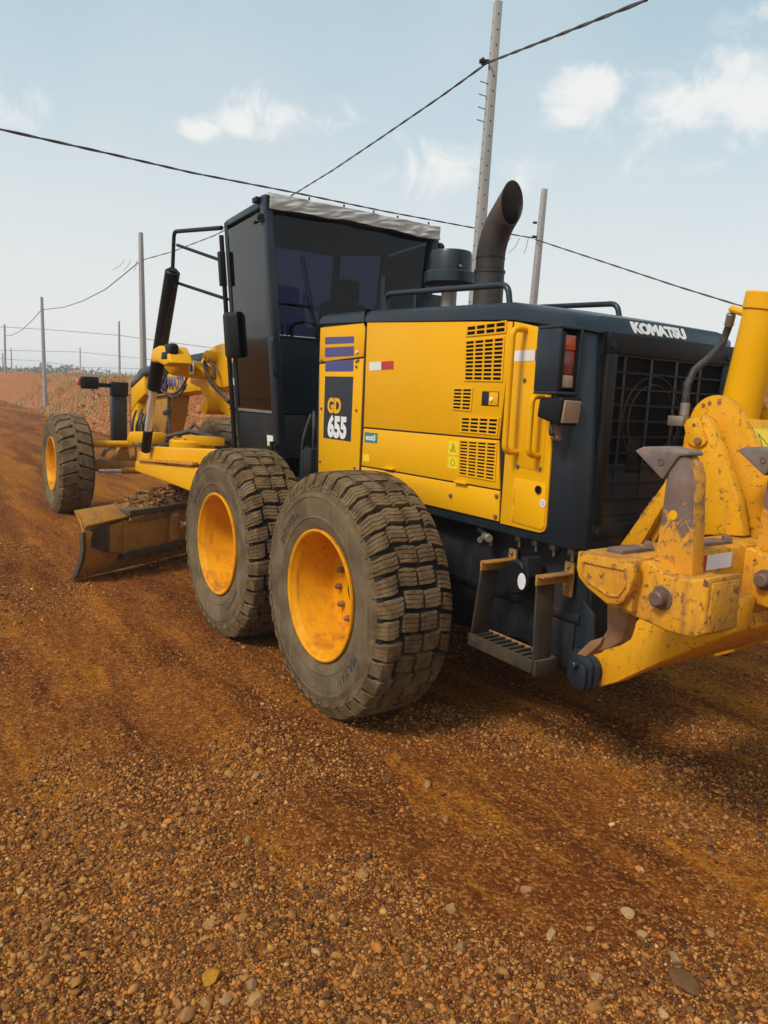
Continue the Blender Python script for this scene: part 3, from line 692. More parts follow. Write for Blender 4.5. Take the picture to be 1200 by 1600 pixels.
q = (-1.726,0.6,1.355); knob(q, .018, m_dark, rp, 'door_lock', .010)
B().lathe([(PY, .018), (PY+.012, .020), (PY+.012, .013), (PY, .012)], 'Y', 20, (q[0], 0, q[2])).done('lock_ring', m_grd, rp)
for q in ((-0.456,0.6,1.324), (-1.15,0.6,1.32)):
    B().box(q[0]-.05, q[0]+.05, PY-.004, PY+.020, q[2]-.006, q[2]+.006, .004).done('door_hinge', m_yel, dl)
for q in ((-1.56,0.6,1.312), (-1.561,0.6,1.213)): B().box(q[0]-.006, q[0]+.006, PY, PY+.010, q[2]-.035, q[2]+.035, .003).done('hinge', m_yel, rp)
# door latch recess
lt = empty('latch', dr)
q0 = (-1.269,0.59,1.809); q1 = (-1.399,0.59,1.735)
B().box(q1[0], q0[0], PY-.001, PY+.002, q1[2], q0[2], .001).done('recess', m_grd, dr)
B().box(q1[0]+.004, q1[0]+.072, PY-.001, PY+.005, q1[2]+.004, q0[2]-.004, .002).done('latch_plate', m_yel, dr)
bpy.data.objects.remove(lt)
q = (-1.349,0.6,1.769); B().cyl((q[0], PY, q[2]), (q[0], PY+.012, q[2]), .012, 14, .003).done('lock_cylinder', m_white, dr)
q = (-0.017,0.6,2.036); B().cyl((q[0], PY, q[2]), (q[0], PY+.012, q[2]), .011, 14, .003).done('lock_cylinder', m_white, pf1)
# louvred vents: a lattice of yellow bars over a dark backing
def vent(parent, tl, tr, br, bl, nc, nr, solid_to=None):
    e = empty('vent_grille', parent)
    tl, tr, br, bl = [Vector((p[0], 0, p[2])) for p in (tl, tr, br, bl)]
    def P(u, v): return (tl*(1-u)+tr*u)*(1-v)+(bl*(1-u)+br*u)*v
    B().prism([(p.x, PY+.0006, p.z) for p in (tl, tr, br, bl)], (0, -.0012, 0)).done('vent_backing', m_dark, parent)
    bb = B(); y0 = PY+.0008; gv = .030/ max(.001, (tr-tl).length); gh = .0085/max(.001, (bl-tl).length)
    def quad(u0, u1, v0, v1): bb.prism([(P(u0,v0).x, y0+.0045, P(u0,v0).z), (P(u1,v0).x, y0+.0045, P(u1,v0).z), (P(u1,v1).x, y0+.0045, P(u1,v1).z), (P(u0,v1).x, y0+.0045, P(u0,v1).z)], (0,-.0045,0))
    gvv = .0125/(tr-tl).length; ghh = .0075/(bl-tl).length
    for c in range(nc+1): quad(c/nc-gvv/2, c/nc+gvv/2, -ghh/2, 1+ghh/2)
    for r_ in range(nr+1):
        for c in range(nc): quad(c/nc+gvv/2, (c+1)/nc-gvv/2, r_/nr-ghh/2, r_/nr+ghh/2)
    o = bb.done('vent_bars', m_yel, parent, 0); bpy.data.objects.remove(e); return o
vent(dr, (-1.119,0.59,2.142), (-1.417,0.59,2.152), (-1.418,0.59,2.099), (-1.118,0.59,2.093), 4, 2)
vent(dr, (-1.115,0.59,2.067), (-1.411,0.59,2.075), (-1.414,0.59,1.862), (-1.124,0.59,1.864), 4, 10)
vent(dr, (-1.036,0.59,1.819), (-1.191,0.59,1.821), (-1.187,0.59,1.708), (-1.035,0.59,1.709), 2, 6)
vent(dr, (-1.116,0.59,1.668), (-1.409,0.59,1.675), (-1.403,0.59,1.594), (-1.118,0.59,1.593), 4, 4)
vent(dl, (-1.114,0.59,1.544), (-1.407,0.59,1.553), (-1.407,0.59,1.361), (-1.123,0.59,1.362), 4, 11)
# grab handles
q = (-1.558,0.587,2.105); zb = (-1.543,0.587,1.519)[2]; x0 = q[0]
B().tube([(x0, PY-.005, q[2]), (x0, PY+.085, q[2]), (x0, PY+.085, zb), (x0, PY-.005, zb)], .0155, 14, fillet=.06, fseg=7).done('grab_handle', m_yel, hood)
q = (-1.709,0.587,1.791); zb = (-1.717,0.587,1.516)[2]; x0 = q[0]
B().tube([(x0, PY-.005, q[2]), (x0, PY+.075, q[2]), (x0, PY+.075, zb), (x0, PY-.005, zb)], .0135, 14, fillet=.05, fseg=7).done('grab_handle', m_yel, hood)
# flat print and stickers
def sticker(name, pts, mat, parent, th=.0012, y=PY): return B().prism([(p[0], y+th, p[2]) for p in pts], (0, -th+.0001, 0)).done(name, mat, parent, 0)
sticker('stripe', [(0.422,0.588,2.148), (0.035,0.588,2.139), (0.032,0.588,2.096), (0.419,0.588,2.1)], m_blue, pf1)
sticker('stripe', [(0.417,0.588,2.078), (0.03,0.588,2.075), (0.03,0.588,2.013), (0.418,0.588,2.012)], m_blue, pf1)
sticker('stripe', [(0.407,0.588,1.984), (0.028,0.588,1.989), (0.026,0.588,1.913), (0.406,0.588,1.914)], m_blue, pf2)
sticker('name_plate', [(0.404,0.588,1.881), (0.024,0.588,1.879), (0.025,0.588,1.454), (0.403,0.588,1.453)], m_gry, pf2)
lr = (-1, 0, 0)
q = (0.262,0.589,1.678); text_on('model_letters', 'GD', .135, (q[0], PY+.0018, q[2]), lr, (0,0,1), m_yel, pf2, .0065, sx=.92)
q = (0.212,0.589,1.536); text_on('model_numbers', '655', .190, (q[0], PY+.0018, q[2]-.005), lr, (0,0,1), m_white, pf2, .010, sx=.90)
def reflector(parent, a, b_, c, d, split, y=PY):
    A, Bq, Cq, Dq = [Vector(p) for p in (a, b_, c, d)]
    m1 = A.lerp(Bq, split); m2 = Dq.lerp(Cq, split)
    return A, m1, m2, Dq, Bq, Cq
A, m1, m2, Dq, Bq, Cq = reflector(dr, (-0.166,0.588,1.97), (-0.44,0.588,1.974), (-0.444,0.588,1.924), (-0.17,0.588,1.918), .5)
sticker('reflector_white', [A, m1, m2, Dq], m_white, dr); sticker('reflector_red', [m1, Bq, Cq, m2], m_red, dr)
A, m1, m2, Dq, Bq, Cq = reflector(rp, (-1.485,0.588,2.008), (-1.687,0.588,2.008), (-1.688,0.588,1.959), (-1.485,0.588,1.956), .72)
sticker('reflector_white', [A, m1, m2, Dq], m_white, rp); sticker('reflector_red', [m1, Bq, Cq, m2], m_red, rp)
sticker('engine_badge', [(-0.146,0.588,1.528), (-0.298,0.588,1.53), (-0.299,0.588,1.466), (-0.147,0.588,1.462)], m_green, dl)
q = (-0.22,0.589,1.496); text_on('badge_letters', 'ecot3', .05, (q[0], PY+.002, q[2]), lr, (0,0,1), m_white, dl, .0016)
sticker('yellow_label', [(-0.137,0.588,1.387), (-0.215,0.588,1.386), (-0.215,0.588,1.341), (-0.137,0.588,1.341)], m_ystk, dl)
for (a, b_, c, d, ch) in (((-1.015,0.588,1.537), (-1.104,0.588,1.537), (-1.106,0.588,1.461), (-1.017,0.588,1.46), 'tri'), ((-1.018,0.588,1.451), (-1.107,0.588,1.452), (-1.108,0.588,1.385), (-1.018,0.588,1.386), 'ring')):
    sticker('warning_label', [a, b_, c, d], m_ystk, dl); cx_ = (a[0]+c[0])/2; cz_ = (a[2]+c[2])/2
    if ch == 'tri':
        B().tube([(cx_+.020, PY+.0018, cz_-.018), (cx_-.020, PY+.0018, cz_-.018), (cx_, PY+.0018, cz_+.024), (cx_+.020, PY+.0018, cz_-.018)], .0016, 6).done('warning_triangle', m_dark, dl)
        B().tube([(cx_+.004, PY+.0018, cz_+.008), (cx_-.004, PY+.0018, cz_-.004), (cx_+.006, PY+.0018, cz_-.012)], .0018, 6).done('warning_sign_mark', m_dark, dl)
    else:
        B().tube([(cx_+.017*math.cos(k*.4488), PY+.0018, cz_+.017*math.sin(k*.4488)) for k in range(15)], .0012, 5).done('warning_ring', m_dark, dl)
q = (-1.759,0.593,1.295); B().cyl((q[0], PY+.004, q[2]), (q[0], PY+.0064, q[2]), .019, 24).done('round_label', m_white, rp)
B().tube([(q[0]+.008, PY+.0069, q[2]+.006), (q[0]-.008, PY+.0069, q[2]+.006), (q[0]-.008, PY+.0069, q[2]-.008), (q[0]+.008, PY+.0069, q[2]-.008), (q[0]+.008, PY+.0069, q[2]+.006)], .0012, 5).done('label_print', m_grd, rp)

# rear face: frame, grille bars, fan guard and radiator inside
e = empty('rear_grille', G)
RX = -1.915
B().box(RX-.028, RX+.01, -.475, .475, 1.14, 2.090, .004).prism([(RX-.03, -.405, 1.215), (RX-.03, .405, 1.215), (RX-.03, .405, 1.995), (RX-.03, -.405, 1.995)], (.001,0,0)).done('grille_backing', m_dark, e)
b = B()
for a in ((-.47,.47,1.145,1.215),(-.47,.47,1.995,2.088),(-.47,-.405,1.2152,1.9948),(.405,.47,1.2152,1.9948)): b.box(RX-.055, RX-.029, a[0], a[1], a[2], a[3], .006)
b.done('grille_frame', m_blk, e)
for z_ in [1.255+k*.0735 for k in range(11)]: B().box(RX-.046, RX-.040, -.404, .404, z_-.0045, z_+.0045).done('grille_bar', m_blk, e, 0)
for y_ in (.335, .145, -.045, -.235): B().box(RX-.0395, RX-.034, y_-.009, y_+.009, 1.2152, 1.9948).done('grille_upright', m_gry, e, 0)
b = B()
for k, rr in enumerate((.17,.21)):
    b.tube([(RX-.0315, .10+rr*math.cos(t_*.1963), 1.70+rr*math.sin(t_*.1963)) for t_ in range(33)], .0030, 6, caps=False)
b.done('fan_guard', m_gold, e)
b = B(); b.box(RX-.0325, RX-.0295, -.20, .07, 1.25, 1.55, .001); b.box(RX-.0325, RX-.0295, .13, .26, 1.45, 1.62, .001); b.tube([(RX-.031,-.1,1.9),(RX-.031,-.13,1.7),(RX-.031,-.08,1.5),(RX-.031,-.12,1.3)], .012, 8, fillet=.1); b.done('oil_cooler', m_blk, e)
for y_, z_ in ((.44, 2.03), (.44, 1.18), (-.44, 2.03), (-.44, 1.18)): B().cyl((RX-.062, y_, z_), (RX-.054, y_, z_), .017, 14, .003).done('bolt', m_grd, e)
# maker name on the sloping fascia
text_on('maker_name', 'KOMATSU', .078, (-1.9150, .06, 2.1235), (0,-1,0), (.045,0,.080), m_white, e, .0045, .002, sx=1.10, spacing=1.0)

# tail lamp housing and work lamp
tl = empty('tail_lamp', G)
b = B(); x1, x2 = -1.765, -1.905
b.box(x2, x1, .585, .715, 1.80, 1.815, .004); b.box(x2, x1, .585, .715, 2.085, 2.10, .004); b.box(x2, x1, .700, .715, 1.8152, 2.0848, .004); b.box(x2+.0, x1, .570, .5848, 1.80, 2.10, .004); b.box(x1-.02, x1-.002, .5852, .6998, 1.8155, 2.0845)
b.done('lamp_housing', m_gry, tl)
B().box(x2+.012, x2+.05, .598, .668, 1.995, 2.062, .006).done('orange_lens', m_amber, tl)
B().box(x2+.012, x2+.05, .598, .668, 1.890, 1.994, .006).done('red_lens', m_rlens, tl)
B().box(x2+.012, x2+.05, .598, .668, 1.832, 1.889, .006).done('clear_lens', m_clens, tl)
B().box(x2+.008, x2+.055, .588, .596, 1.822, 2.075, .002).box(x2+.008, x2+.055, .670, .697, 1.822, 2.075, .002).box(x2+.050, x2+.056, .588, .697, 1.822, 2.075).done('lens_surround', m_blk, tl)
for s_ in (-1,):
    o = B().box(x2, x1, -.715, -.585, 1.80, 2.10, .006).done('lamp_housing', m_gry, tl)
wl = empty('work_lamp', G)
Mx = Matrix.Translation((-1.86, .645, 1.735)) @ Euler((0, R(-6), R(8)), 'XYZ').to_matrix().to_4x4() @ Matrix.Scale(1.22, 4)
b = B()
b.hexa([Mx@Vector(p) for p in ((-.055,-.062,-.052),(-.055,.062,-.052),(-.055,.062,.052),(-.055,-.062,.052))], [Mx@Vector(p) for p in ((.06,-.045,-.036),(.06,.045,-.036),(.06,.045,.036),(.06,-.045,.036))], .012, 3)
b.done('lamp_body', m_blk, wl)
B().box(-.060,-.054,-.050,.050,-.041,.041,.003,2,Mx).done('lamp_glass', m_clens, wl)
b = B()
for k in range(8): b.box(-.0625,-.0601,-.048,.048,-.037+k*.0098,-.032+k*.0098,0,1,Mx)
b.done('glass_ribs', m_clens, wl)['kind'] = 'stuff'
b = B(); b.box(-1.875, -1.85, .63, .66, 1.60, 1.685, .005); b.cyl((-1.885,.645,1.61), (-1.84,.645,1.61), .014, 8); b.done('lamp_bracket', m_rust, wl)
B().tube([(-1.84,.655,1.69),(-1.87,.70,1.66),(-1.875,.70,1.62),(-1.86,.66,1.625)], .006, 8, fillet=.02).done('lamp_wire', m_hose, wl)

# roof rails
B().tube([(-.13,.46,2.27), (-.13,.46,2.405), (-1.27,.46,2.355), (-1.30,.46,2.22)], .0165, 12, fillet=.05).done('hood_rail', m_gry, hood)
B().tube([(-.13,-.46,2.27), (-.13,-.46,2.405), (-1.21,-.46,2.36), (-1.25,-.46,2.22)], .0165, 12, fillet=.05).done('hood_rail', m_gry, hood)
B().tube([(.44,.12,2.28), (.44,.12,2.62)], .012, 10).done('hood_post', m_gry, hood)

# exhaust stack
cx0, Rp = -.585, .088
e = empty('exhaust_pipe', G)
b = B(); b.tube([(cx0,0,2.2),(cx0,0,2.55)], Rp+.004, 36, caps=False); b.tube([(cx0,0,2.542),(cx0,0,2.558)], Rp+.009, 36); b.done('lower_pipe', m_exh, e)
bb = B(); rings = []; bend = []
for k in range(15):
    a = R(44)*max(0, (k-4))/10
    if k <= 4: c = Vector((cx0, 0, 2.55+.016*k)); t = Vector((0,0,1))
    else:
        Rb = .36; c = Vector((cx0-Rb*(1-math.cos(a)), 0, 2.614+Rb*math.sin(a))); t = Vector((-math.sin(a), 0, math.cos(a)))
    bend.append((c, t))
for k, (c, t) in enumerate(bend):
    u = Vector((0,1,0)); v = t.cross(u)
    ring = []
    for j in range(36):
        an = 2*math.pi*j/36; p = c+(u*math.cos(an)+v*math.sin(an))*Rp
        if k == len(bend)-1:
            d = (-.735-p.x)/t.x+.02; d = max(min(d, .25), -.2); p = p+t*d
        ring.append(bb.bm.verts.new(p))
    rings.append(ring)
# keep earlier rings behind the slanted cut
for k in range(6, len(rings)-1):
    for j in range(36):
        p = rings[k][j].co
        if p.x < -.725: rings[k][j].co = rings[-1][j].co.lerp(rings[k-1][j].co, .5)
for a_, c_ in zip(rings, rings[1:]):
    for j in range(36): bb.face((a_[j], a_[(j+1)%36], c_[(j+1)%36], c_[j]))
o = bb.done('curved_outlet', m_exh, e); md = o.modifiers.new('wall', 'SOLIDIFY'); md.thickness = .004; md.offset = -1
B().tube([(cx0,0,2.625),(cx0,0,2.633)], Rp+.0025, 36).done('weld_seam', m_blk, e)
B().tube([(cx0,0,2.5),(cx0,0,2.501)], Rp-.006, 36).done('pipe_inner_disc', m_dark, e)  # dark disc across the inside of the pipe

# pre-cleaner
e = empty('air_precleaner', G); c0 = (-.19, .0)
b = B(); b.lathe([(2.42,.05),(2.50,.05),(2.505,.155),(2.515,.172),(2.578,.172),(2.586,.165),(2.590,.142),(2.70,.140),(2.718,.132),(2.724,.10),(2.726,.0005)], 'Z', 48, (c0[0], c0[1], 0)); b.done('dome', m_gry, e)
B().cyl((c0[0],c0[1],2.25),(c0[0],c0[1],2.52),.052,24).done('intake_pipe', m_steel, e)
B().cyl((c0[0]+.0,c0[1],2.33),(c0[0],c0[1],2.35),.056,24,.003).done('hose_clamp', m_chrome, e)
B().cyl((c0[0]-.14,c0[1]+.03,2.61),(c0[0]-.152,c0[1]+.033,2.61),.010,8,.002).done('bolt', m_steel, e)
B().box(.02,.05,-.1,.12,2.25,2.47,.005).done('intake_bracket', m_gry, e)

# ---------------------------------------------------------------- cab
C_ = empty('cab', G)
def yc(z): return .64+.162*(z-1.25)/1.87
Z0, Z1 = 1.25, 3.12
XR, XF, XN = 1.02, 1.80, 2.18     # rear face, front of the side, nose face
def cabpt(x, z, s=1, f=1.0): return (x, s*yc(z)*f, z)
# posts
def post(name, x, z0, z1, w_, s=1, inset=0, lab=None, mat=m_gry, fy=1.0):
    b = B(); y0, y1 = (yc(z0)*fy-inset)*s, (yc(z1)*fy-inset)*s
    b.hexa([(x-w_/2,y0,z0),(x+w_/2,y0,z0),(x+w_/2,y0-.07*s,z0),(x-w_/2,y0-.07*s,z0)], [(x-w_/2,y1,z1),(x+w_/2,y1,z1),(x+w_/2,y1-.07*s,z1),(x-w_/2,y1-.07*s,z1)], .016, 3)
    return b.done(name, mat, C_)
for s in (1, -1):
    post('rear_post', XR+.03, 1.22, 3.17, .095, s); post('front_post', XF-.02, 1.25, 3.10, .05, s)
    b = B(); b.hexa([(XN-.05,.42*s,1.3),(XN+.01,.42*s,1.3),(XN+.01,.36*s,1.3),(XN-.05,.36*s,1.3)],[(XN-.05,.50*s,3.08),(XN+.01,.50*s,3.08),(XN+.01,.44*s,3.08),(XN-.05,.44*s,3.08)], .01); b.done('nose_post', m_gry, C_)
# roof slab
b = B(); yt = yc(3.1)
b.hexa([(XR-.0,yt-.002,3.09),(XF+.02,yt-.002,3.055),(XN+.04,.50,3.05),(XN+.04,-.50,3.05),(XF+.02,-yt+.002,3.055),(XR-.0,-yt+.002,3.09)],
       [(XR-.0,yt-.02,3.165),(XF+.02,yt-.03,3.125),(XN+.03,.48,3.11),(XN+.03,-.48,3.11),(XF+.02,-yt+.03,3.125),(XR-.0,-yt+.02,3.165)], .018, 3)
b.done('roof', m_gry, C_)
# lower body
b = B()
b.hexa([(XR-.01,yc(1.25)-.012,1.25),(XF,yc(1.25)-.012,1.25),(XN,.42,1.25),(XN,-.42,1.25),(XF,-yc(1.25)+.012,1.25),(XR-.01,-yc(1.25)+.012,1.25)],
       [(XR-.01,yc(1.62)-.012,1.585),(XF,yc(1.62)-.012,1.585),(XN,.43,1.585),(XN,-.43,1.585),(XF,-yc(1.62)+.012,1.585),(XR-.01,-yc(1.62)+.012,1.585)], .01)
b.done('lower_body', m_grd, C_)
B().hexa([(XR+.02,-yc(1.6)+.04,1.60),(XR+.04,-yc(1.6)+.04,1.60),(XR+.04,yc(1.6)-.04,1.60),(XR+.02,yc(1.6)-.04,1.60)],[(XR+.02,-yc(2.2)+.04,2.17),(XR+.04,-yc(2.2)+.04,2.17),(XR+.04,yc(2.2)-.04,2.17),(XR+.02,yc(2.2)-.04,2.17)]).done('rear_panel', m_gry, C_)
B().box(XR+.012, XR+.03, -.70, .70, 2.165, 2.185, .003).done('window_ledge', m_blk, C_)
B().box(1.05, 2.15, -.42, .42, .95, 1.24, .02).done('cab_floor_frame', m_grd, G)
b = B(); b.box(1.08, 1.80, .52, .628, .98, 1.243, .006)
for x_ in (1.72, 1.60, 1.25): b.cyl((x_, .62, 1.17), (x_, .636, 1.17), .013, 6, .002)
b.box(1.655, 1.659, .62, .630, .98, 1.24)
sk = b.done('battery_cover', m_grd, G)
B().box(1.10, 1.16, .628, .6295, 1.00, 1.05).done('yellow_label', m_ystk, sk, 0)
# glass panes
def pane(name, pts, mat, th, parent=C_): return B().prism(pts, th, 0).done(name, mat, parent, 0)
pane('rear_window', [(XR+.035,-yc(2.19)+.065,2.19),(XR+.035,yc(2.19)-.065,2.19),(XR+.035,yc(3.08)-.065,3.085),(XR+.035,-yc(3.08)+.065,3.085)], m_gdark, (.006,0,0))
door = empty('door', C_)
bpy.data.objects.remove(door)
def sidepane(s):
    z0, z1 = 1.61, 3.03; y0, y1 = (yc(z0)-.010)*s, (yc(z1)-.010)*s
    return pane('door_glass', [(1.105,y0,z0),(1.755,y0,z0),(1.755,y1,z1),(1.105,y1,z1+.035)], m_gside, (0,-.006*s,0))
sidepane(1); sidepane(-1)
for s in (1, -1):
    z0, z1 = 1.60, 3.05
    pane('corner_glass', [(XF+.01,(yc(z0)-.02)*s,z0),(XN-.03,.425*s,z0),(XN-.03,.495*s,z1),(XF+.01,(yc(z1)-.03)*s,z1)], m_gfront, (-.004,-.004*s,0))
pane('windscreen', [(XN-.01,-.37,1.60),(XN-.01,.37,1.60),(XN-.01,.44,3.05),(XN-.01,-.44,3.05)], m_gfront, (.006,0,0))
b = B(); b.tube([(XR+.018,.30,2.21),(XR+.012,.42,2.50)], .008, 8); b.tube([(XR+.014,.34,2.30),(XR+.012,.46,2.78)], .006, 8); b.box(XR+.005,XR+.03,.26,.34,2.188,2.23,.006); b.done('rear_wiper', m_blk, C_)
# door frame edges and hardware
b = B()
b.hexa([(1.095,yc(1.6)-.004,1.59),(1.765,yc(1.6)-.004,1.59),(1.765,yc(1.6)-.02,1.59),(1.095,yc(1.6)-.02,1.59)],[(1.095,yc(1.615)-.004,1.612),(1.765,yc(1.615)-.004,1.612),(1.765,yc(1.615)-.02,1.612),(1.095,yc(1.615)-.02,1.612)])
b.done('glass_sill', m_steel, C_)
# dark edge bar along the door front with hinge blocks
b = B(); b.tube([(1.835,yc(1.18)+.010,1.10),(1.835,yc(3.0)+.012,3.0)], .020, 10); b.hexa([(1.80,yc(2.6)+.0,2.60),(1.86,yc(2.6),2.60),(1.86,yc(2.6)+.05,2.60),(1.80,yc(2.6)+.05,2.60)],[(1.80,yc(2.87),2.87),(1.86,yc(2.87),2.87),(1.86,yc(2.87)+.05,2.87),(1.80,yc(2.87)+.05,2.87)], .006)
b.done('door_edge_bar', m_blk, C_)
b = B(); y_ = yc(2.25); b.hexa([(1.60,y_-.02,2.02),(1.80,y_-.02,2.02),(1.80,y_+.05,2.02),(1.66,y_+.05,2.02)],[(1.60,y_+.02,2.40),(1.80,y_+.02,2.40),(1.80,y_+.08,2.38),(1.68,y_+.08,2.36)], .025, 3); b.done('door_latch_box', m_blk, C_)
b = B(); xq = 1.01; b.tube([(xq,yc(2.16)-.02,2.16),(xq-.05,yc(2.16)+.02,2.15),(xq-.05,yc(1.9)+.02,1.89),(xq,yc(1.9)-.02,1.88)], .014, 10, fillet=.03); b.done('grab_handle', m_gry, C_)
b = B(); y_ = yc(3.02); b.cyl((1.10,y_+.005,3.02),(1.04,y_+.02,3.02),.020,12,.004); b.cyl((1.14,y_+.005,2.99),(1.14,y_+.03,2.99),.014,10,.003); b.box(1.02,1.15,y_-.0,y_+.012,2.985,3.0,.002); b.done('door_hinge', m_blk, C_)
b = B(); y_ = yc(1.3); b.cyl((1.06,y_+.03,1.31),(1.06,y_+.03,1.38),.018,12,.004); b.box(1.0,1.10,y_-.01,y_+.03,1.33,1.36,.004); b.done('door_hinge', m_blk, C_)
b = B(); b.box(1.08,1.16,yc(3.12)-.02,yc(3.12)+.03,3.125,3.16,.003); b.cyl((1.11,yc(3.12)+.015,3.155),(1.11,yc(3.12)+.015,3.165),.010,8); b.done('roof_lug', m_blk, C_)
b = B(); b.box(1.0,1.05,-yc(3.12)-.03,-yc(3.12)+.01,3.02,3.06,.003); b.cyl((1.02,-yc(3.12)-.045,3.0),(1.03,-yc(3.12)-.045,3.05),.018,10); b.done('roof_lug', m_blk, C_)
q = (1.289,0.665,1.498); y_ = yc(1.38)-.010
for a, c, mt in ((-.055,.055,m_white),(-.035,.03,m_ystk)): B().hexa([(1.15+a,y_+.001,1.335 if mt is m_white else 1.342),(1.15+c,y_+.001,1.335 if mt is m_white else 1.342),(1.15+c,y_+.003+(.001 if mt is m_ystk else 0),1.335),(1.15+a,y_+.003+(.001 if mt is m_ystk else 0),1.335)],
   [(1.15+a,y_+.008,1.42 if mt is m_white else 1.375),(1.15+c,y_+.008,1.42 if mt is m_white else 1.375),(1.15+c,y_+.011+(.001 if mt is m_ystk else 0),1.42 if mt is m_white else 1.375),(1.15+a,y_+.011+(.001 if mt is m_ystk else 0),1.42 if mt is m_white else 1.375)]).done('door_label', mt, C_, 0)
# cloth strip taped along the top of the rear window
nu, nv_ = 180, 16; V = []; 
for i in range(nu+1):
    for j in range(nv_+1):
        u = i/nu; v = j/nv_; yy = .775-u*1.55; sag = .004*math.sin(u*9)+.004*math.sin(u*23+1)-.012*math.sin(u*math.pi)
        z = 3.185-v*(.115+sag); x = .978-.004*math.sin(v*3.1)-.022*float(np.abs(fbm(np.array([u*11+v*1.2]), np.array([v*3+u*5]), 301, 2)-.5)[0])*2 - .0*v
        if j == 0: x += .05; z -= .004
        V.append((x, yy, z))
F = [(i*(nv_+1)+j, i*(nv_+1)+j+1, (i+1)*(nv_+1)+j+1, (i+1)*(nv_+1)+j) for i in range(nu) for j in range(nv_)]
o = np_mesh('cloth_strip', V, F, m_tarp, C_, smooth=180); md = o.modifiers.new('thick', 'SOLIDIFY'); md.thickness = .003
b = B()
for y_ in (.45,.15,-.12,-.35,-.66): b.cyl((.985,y_,3.18),(.985,y_,3.20),.008,6)
b.done('strip_clips', m_blk, C_)['kind'] = 'stuff'
# interior: seat, steering column, console
b = B(); b.box(1.28,1.72,-.24,.24,1.75,1.88,.05,3); b.hexa([(1.25,-.22,1.85),(1.37,-.22,1.85),(1.37,.22,1.85),(1.25,.22,1.85)],[(1.15,-.20,2.50),(1.25,-.20,2.50),(1.25,.20,2.50),(1.15,.20,2.50)],.04,3); b.box(1.13,1.22,-.12,.12,2.50,2.68,.03,3); b.done('driver_seat', m_seat, C_)
b = B(); b.box(1.55,1.75,.28,.40,1.6,2.05,.03); b.box(1.55,1.75,-.40,-.28,1.6,2.05,.03); b.hexa([(2.0,-.12,1.58),(2.1,-.12,1.58),(2.1,.12,1.58),(2.0,.12,1.58)],[(1.82,-.10,2.2),(1.92,-.10,2.2),(1.92,.10,2.2),(1.82,.10,2.2)],.02)
b.tube([(1.80+.12*math.cos(k*.393)*.4,.18*math.sin(k*.393),2.28+.10*math.cos(k*.393)) for k in range(17)], .013, 8)
for k in range(5): b.tube([(1.86,.13+.05*k,2.0),(1.80,.15+.05*k,2.35)], .007, 6); b.tube([(1.86,-.13-.05*k,2.0),(1.80,-.15-.05*k,2.35)], .007, 6)
b.done('control_console', m_blk, C_)
b = B(); b.box(1.07, 2.12, -.60, .60, 1.586, 1.60); b.done('cab_floor', m_dark, C_)
b = B(); b.tube([(2.12,-.47,2.55),(2.12,.47,2.55)], .012, 8); b.tube([(XF,-.70,2.3),(2.1,-.46,2.3)], .015, 8); b.box(1.9,2.1,-.44,.44,1.6,2.1,.03); b.done('dash', m_blk, C_)
# dark corner cowl in front of the cab with a reflector
b = B(); b.hexa([(1.87,.56,1.30),(2.30,.50,1.42),(2.30,.40,1.42),(1.87,.45,1.30)],[(1.87,.655,1.98),(2.22,.58,1.98),(2.22,.45,1.98),(1.87,.50,1.98)],.02); b.hexa([(1.87,.655,1.981),(2.22,.58,1.981),(2.22,.45,1.981),(1.87,.50,1.981)],[(1.87,.58,2.06),(2.10,.52,2.06),(2.10,.45,2.06),(1.87,.50,2.06)],.01)
cw = b.done('front_cowl', m_gry, C_)
B().hexa([(1.93,.643,1.80),(2.03,.622,1.80),(2.03,.61,1.80),(1.93,.63,1.80)],[(1.93,.650,1.86),(2.03,.629,1.86),(2.03,.617,1.86),(1.93,.638,1.86)]).done('reflector_red', m_red, C_, 0)
B().hexa([(1.89,.651,1.80),(1.93,.643,1.80),(1.93,.63,1.80),(1.89,.638,1.80)],[(1.89,.658,1.86),(1.93,.650,1.86),(1.93,.638,1.86),(1.89,.645,1.86)]).done('reflector_white', m_white, C_, 0)
# tubular bracket sticking out forward of the cab
b = B(); q = (2.896,0.85,3.181); bb_ = (2.95,0.85,2.826)
b.tube([(1.84,.80,3.06), (q[0],.85,q[2]), (bb_[0],.85,bb_[2]-.1)], .018, 10, fillet=.06)
q1 = (2.803,0.85,3.049); b.tube([q1, (1.84,.78,2.80)], .014, 8); q2 = (2.855,0.85,2.724); b.tube([q2, (1.84,.74,2.50)], .014, 8)
b.done('mirror_bracket', m_blk, C_)

# ---------------------------------------------------------------- main frame (gooseneck) and front end
fr = empty('main_frame', G)
b = B()
BY = .17
b.prism([(5.944,0.17,1.933), (4.337,0.17,2.004), (3.442,0.17,2.043), (2.2,BY,2.02), (1.9,BY,1.7), (1.9,BY,1.35), (2.4,BY,1.45), (3.433,0.17,1.782), (4.076,0.17,1.731), (5.831,0.17,1.632)], (0,-.34,0), .02)
b.done('boom', m_yel, fr)
b = B(); b.prism([(6.244,0.17,1.648), (5.829,0.17,1.925), (5.235,0.17,1.94), (5.234,0.17,1.662), (5.831,0.17,1.623)], (0,-.34,0), .01); b.done('boom_joint', m_ydirt, fr)
b = B()
b.prism([(6.894,0.19,1.706), (6.201,0.19,1.898), (6.159,0.19,1.658), (6.551,0.19,1.534), (6.783,0.19,1.418), (6.936,0.19,1.357)], (0,-.38,0), .012)
b.prism([(6.956,0.185,1.337), (6.801,0.185,1.408), (6.537,0.185,1.526), (6.577,0.185,1.065), (6.515,0.185,0.907), (6.95,0.185,0.872)], (0,-.37,0), .01)
b.done('front_bulkhead', m_yel, fr)
b = B()
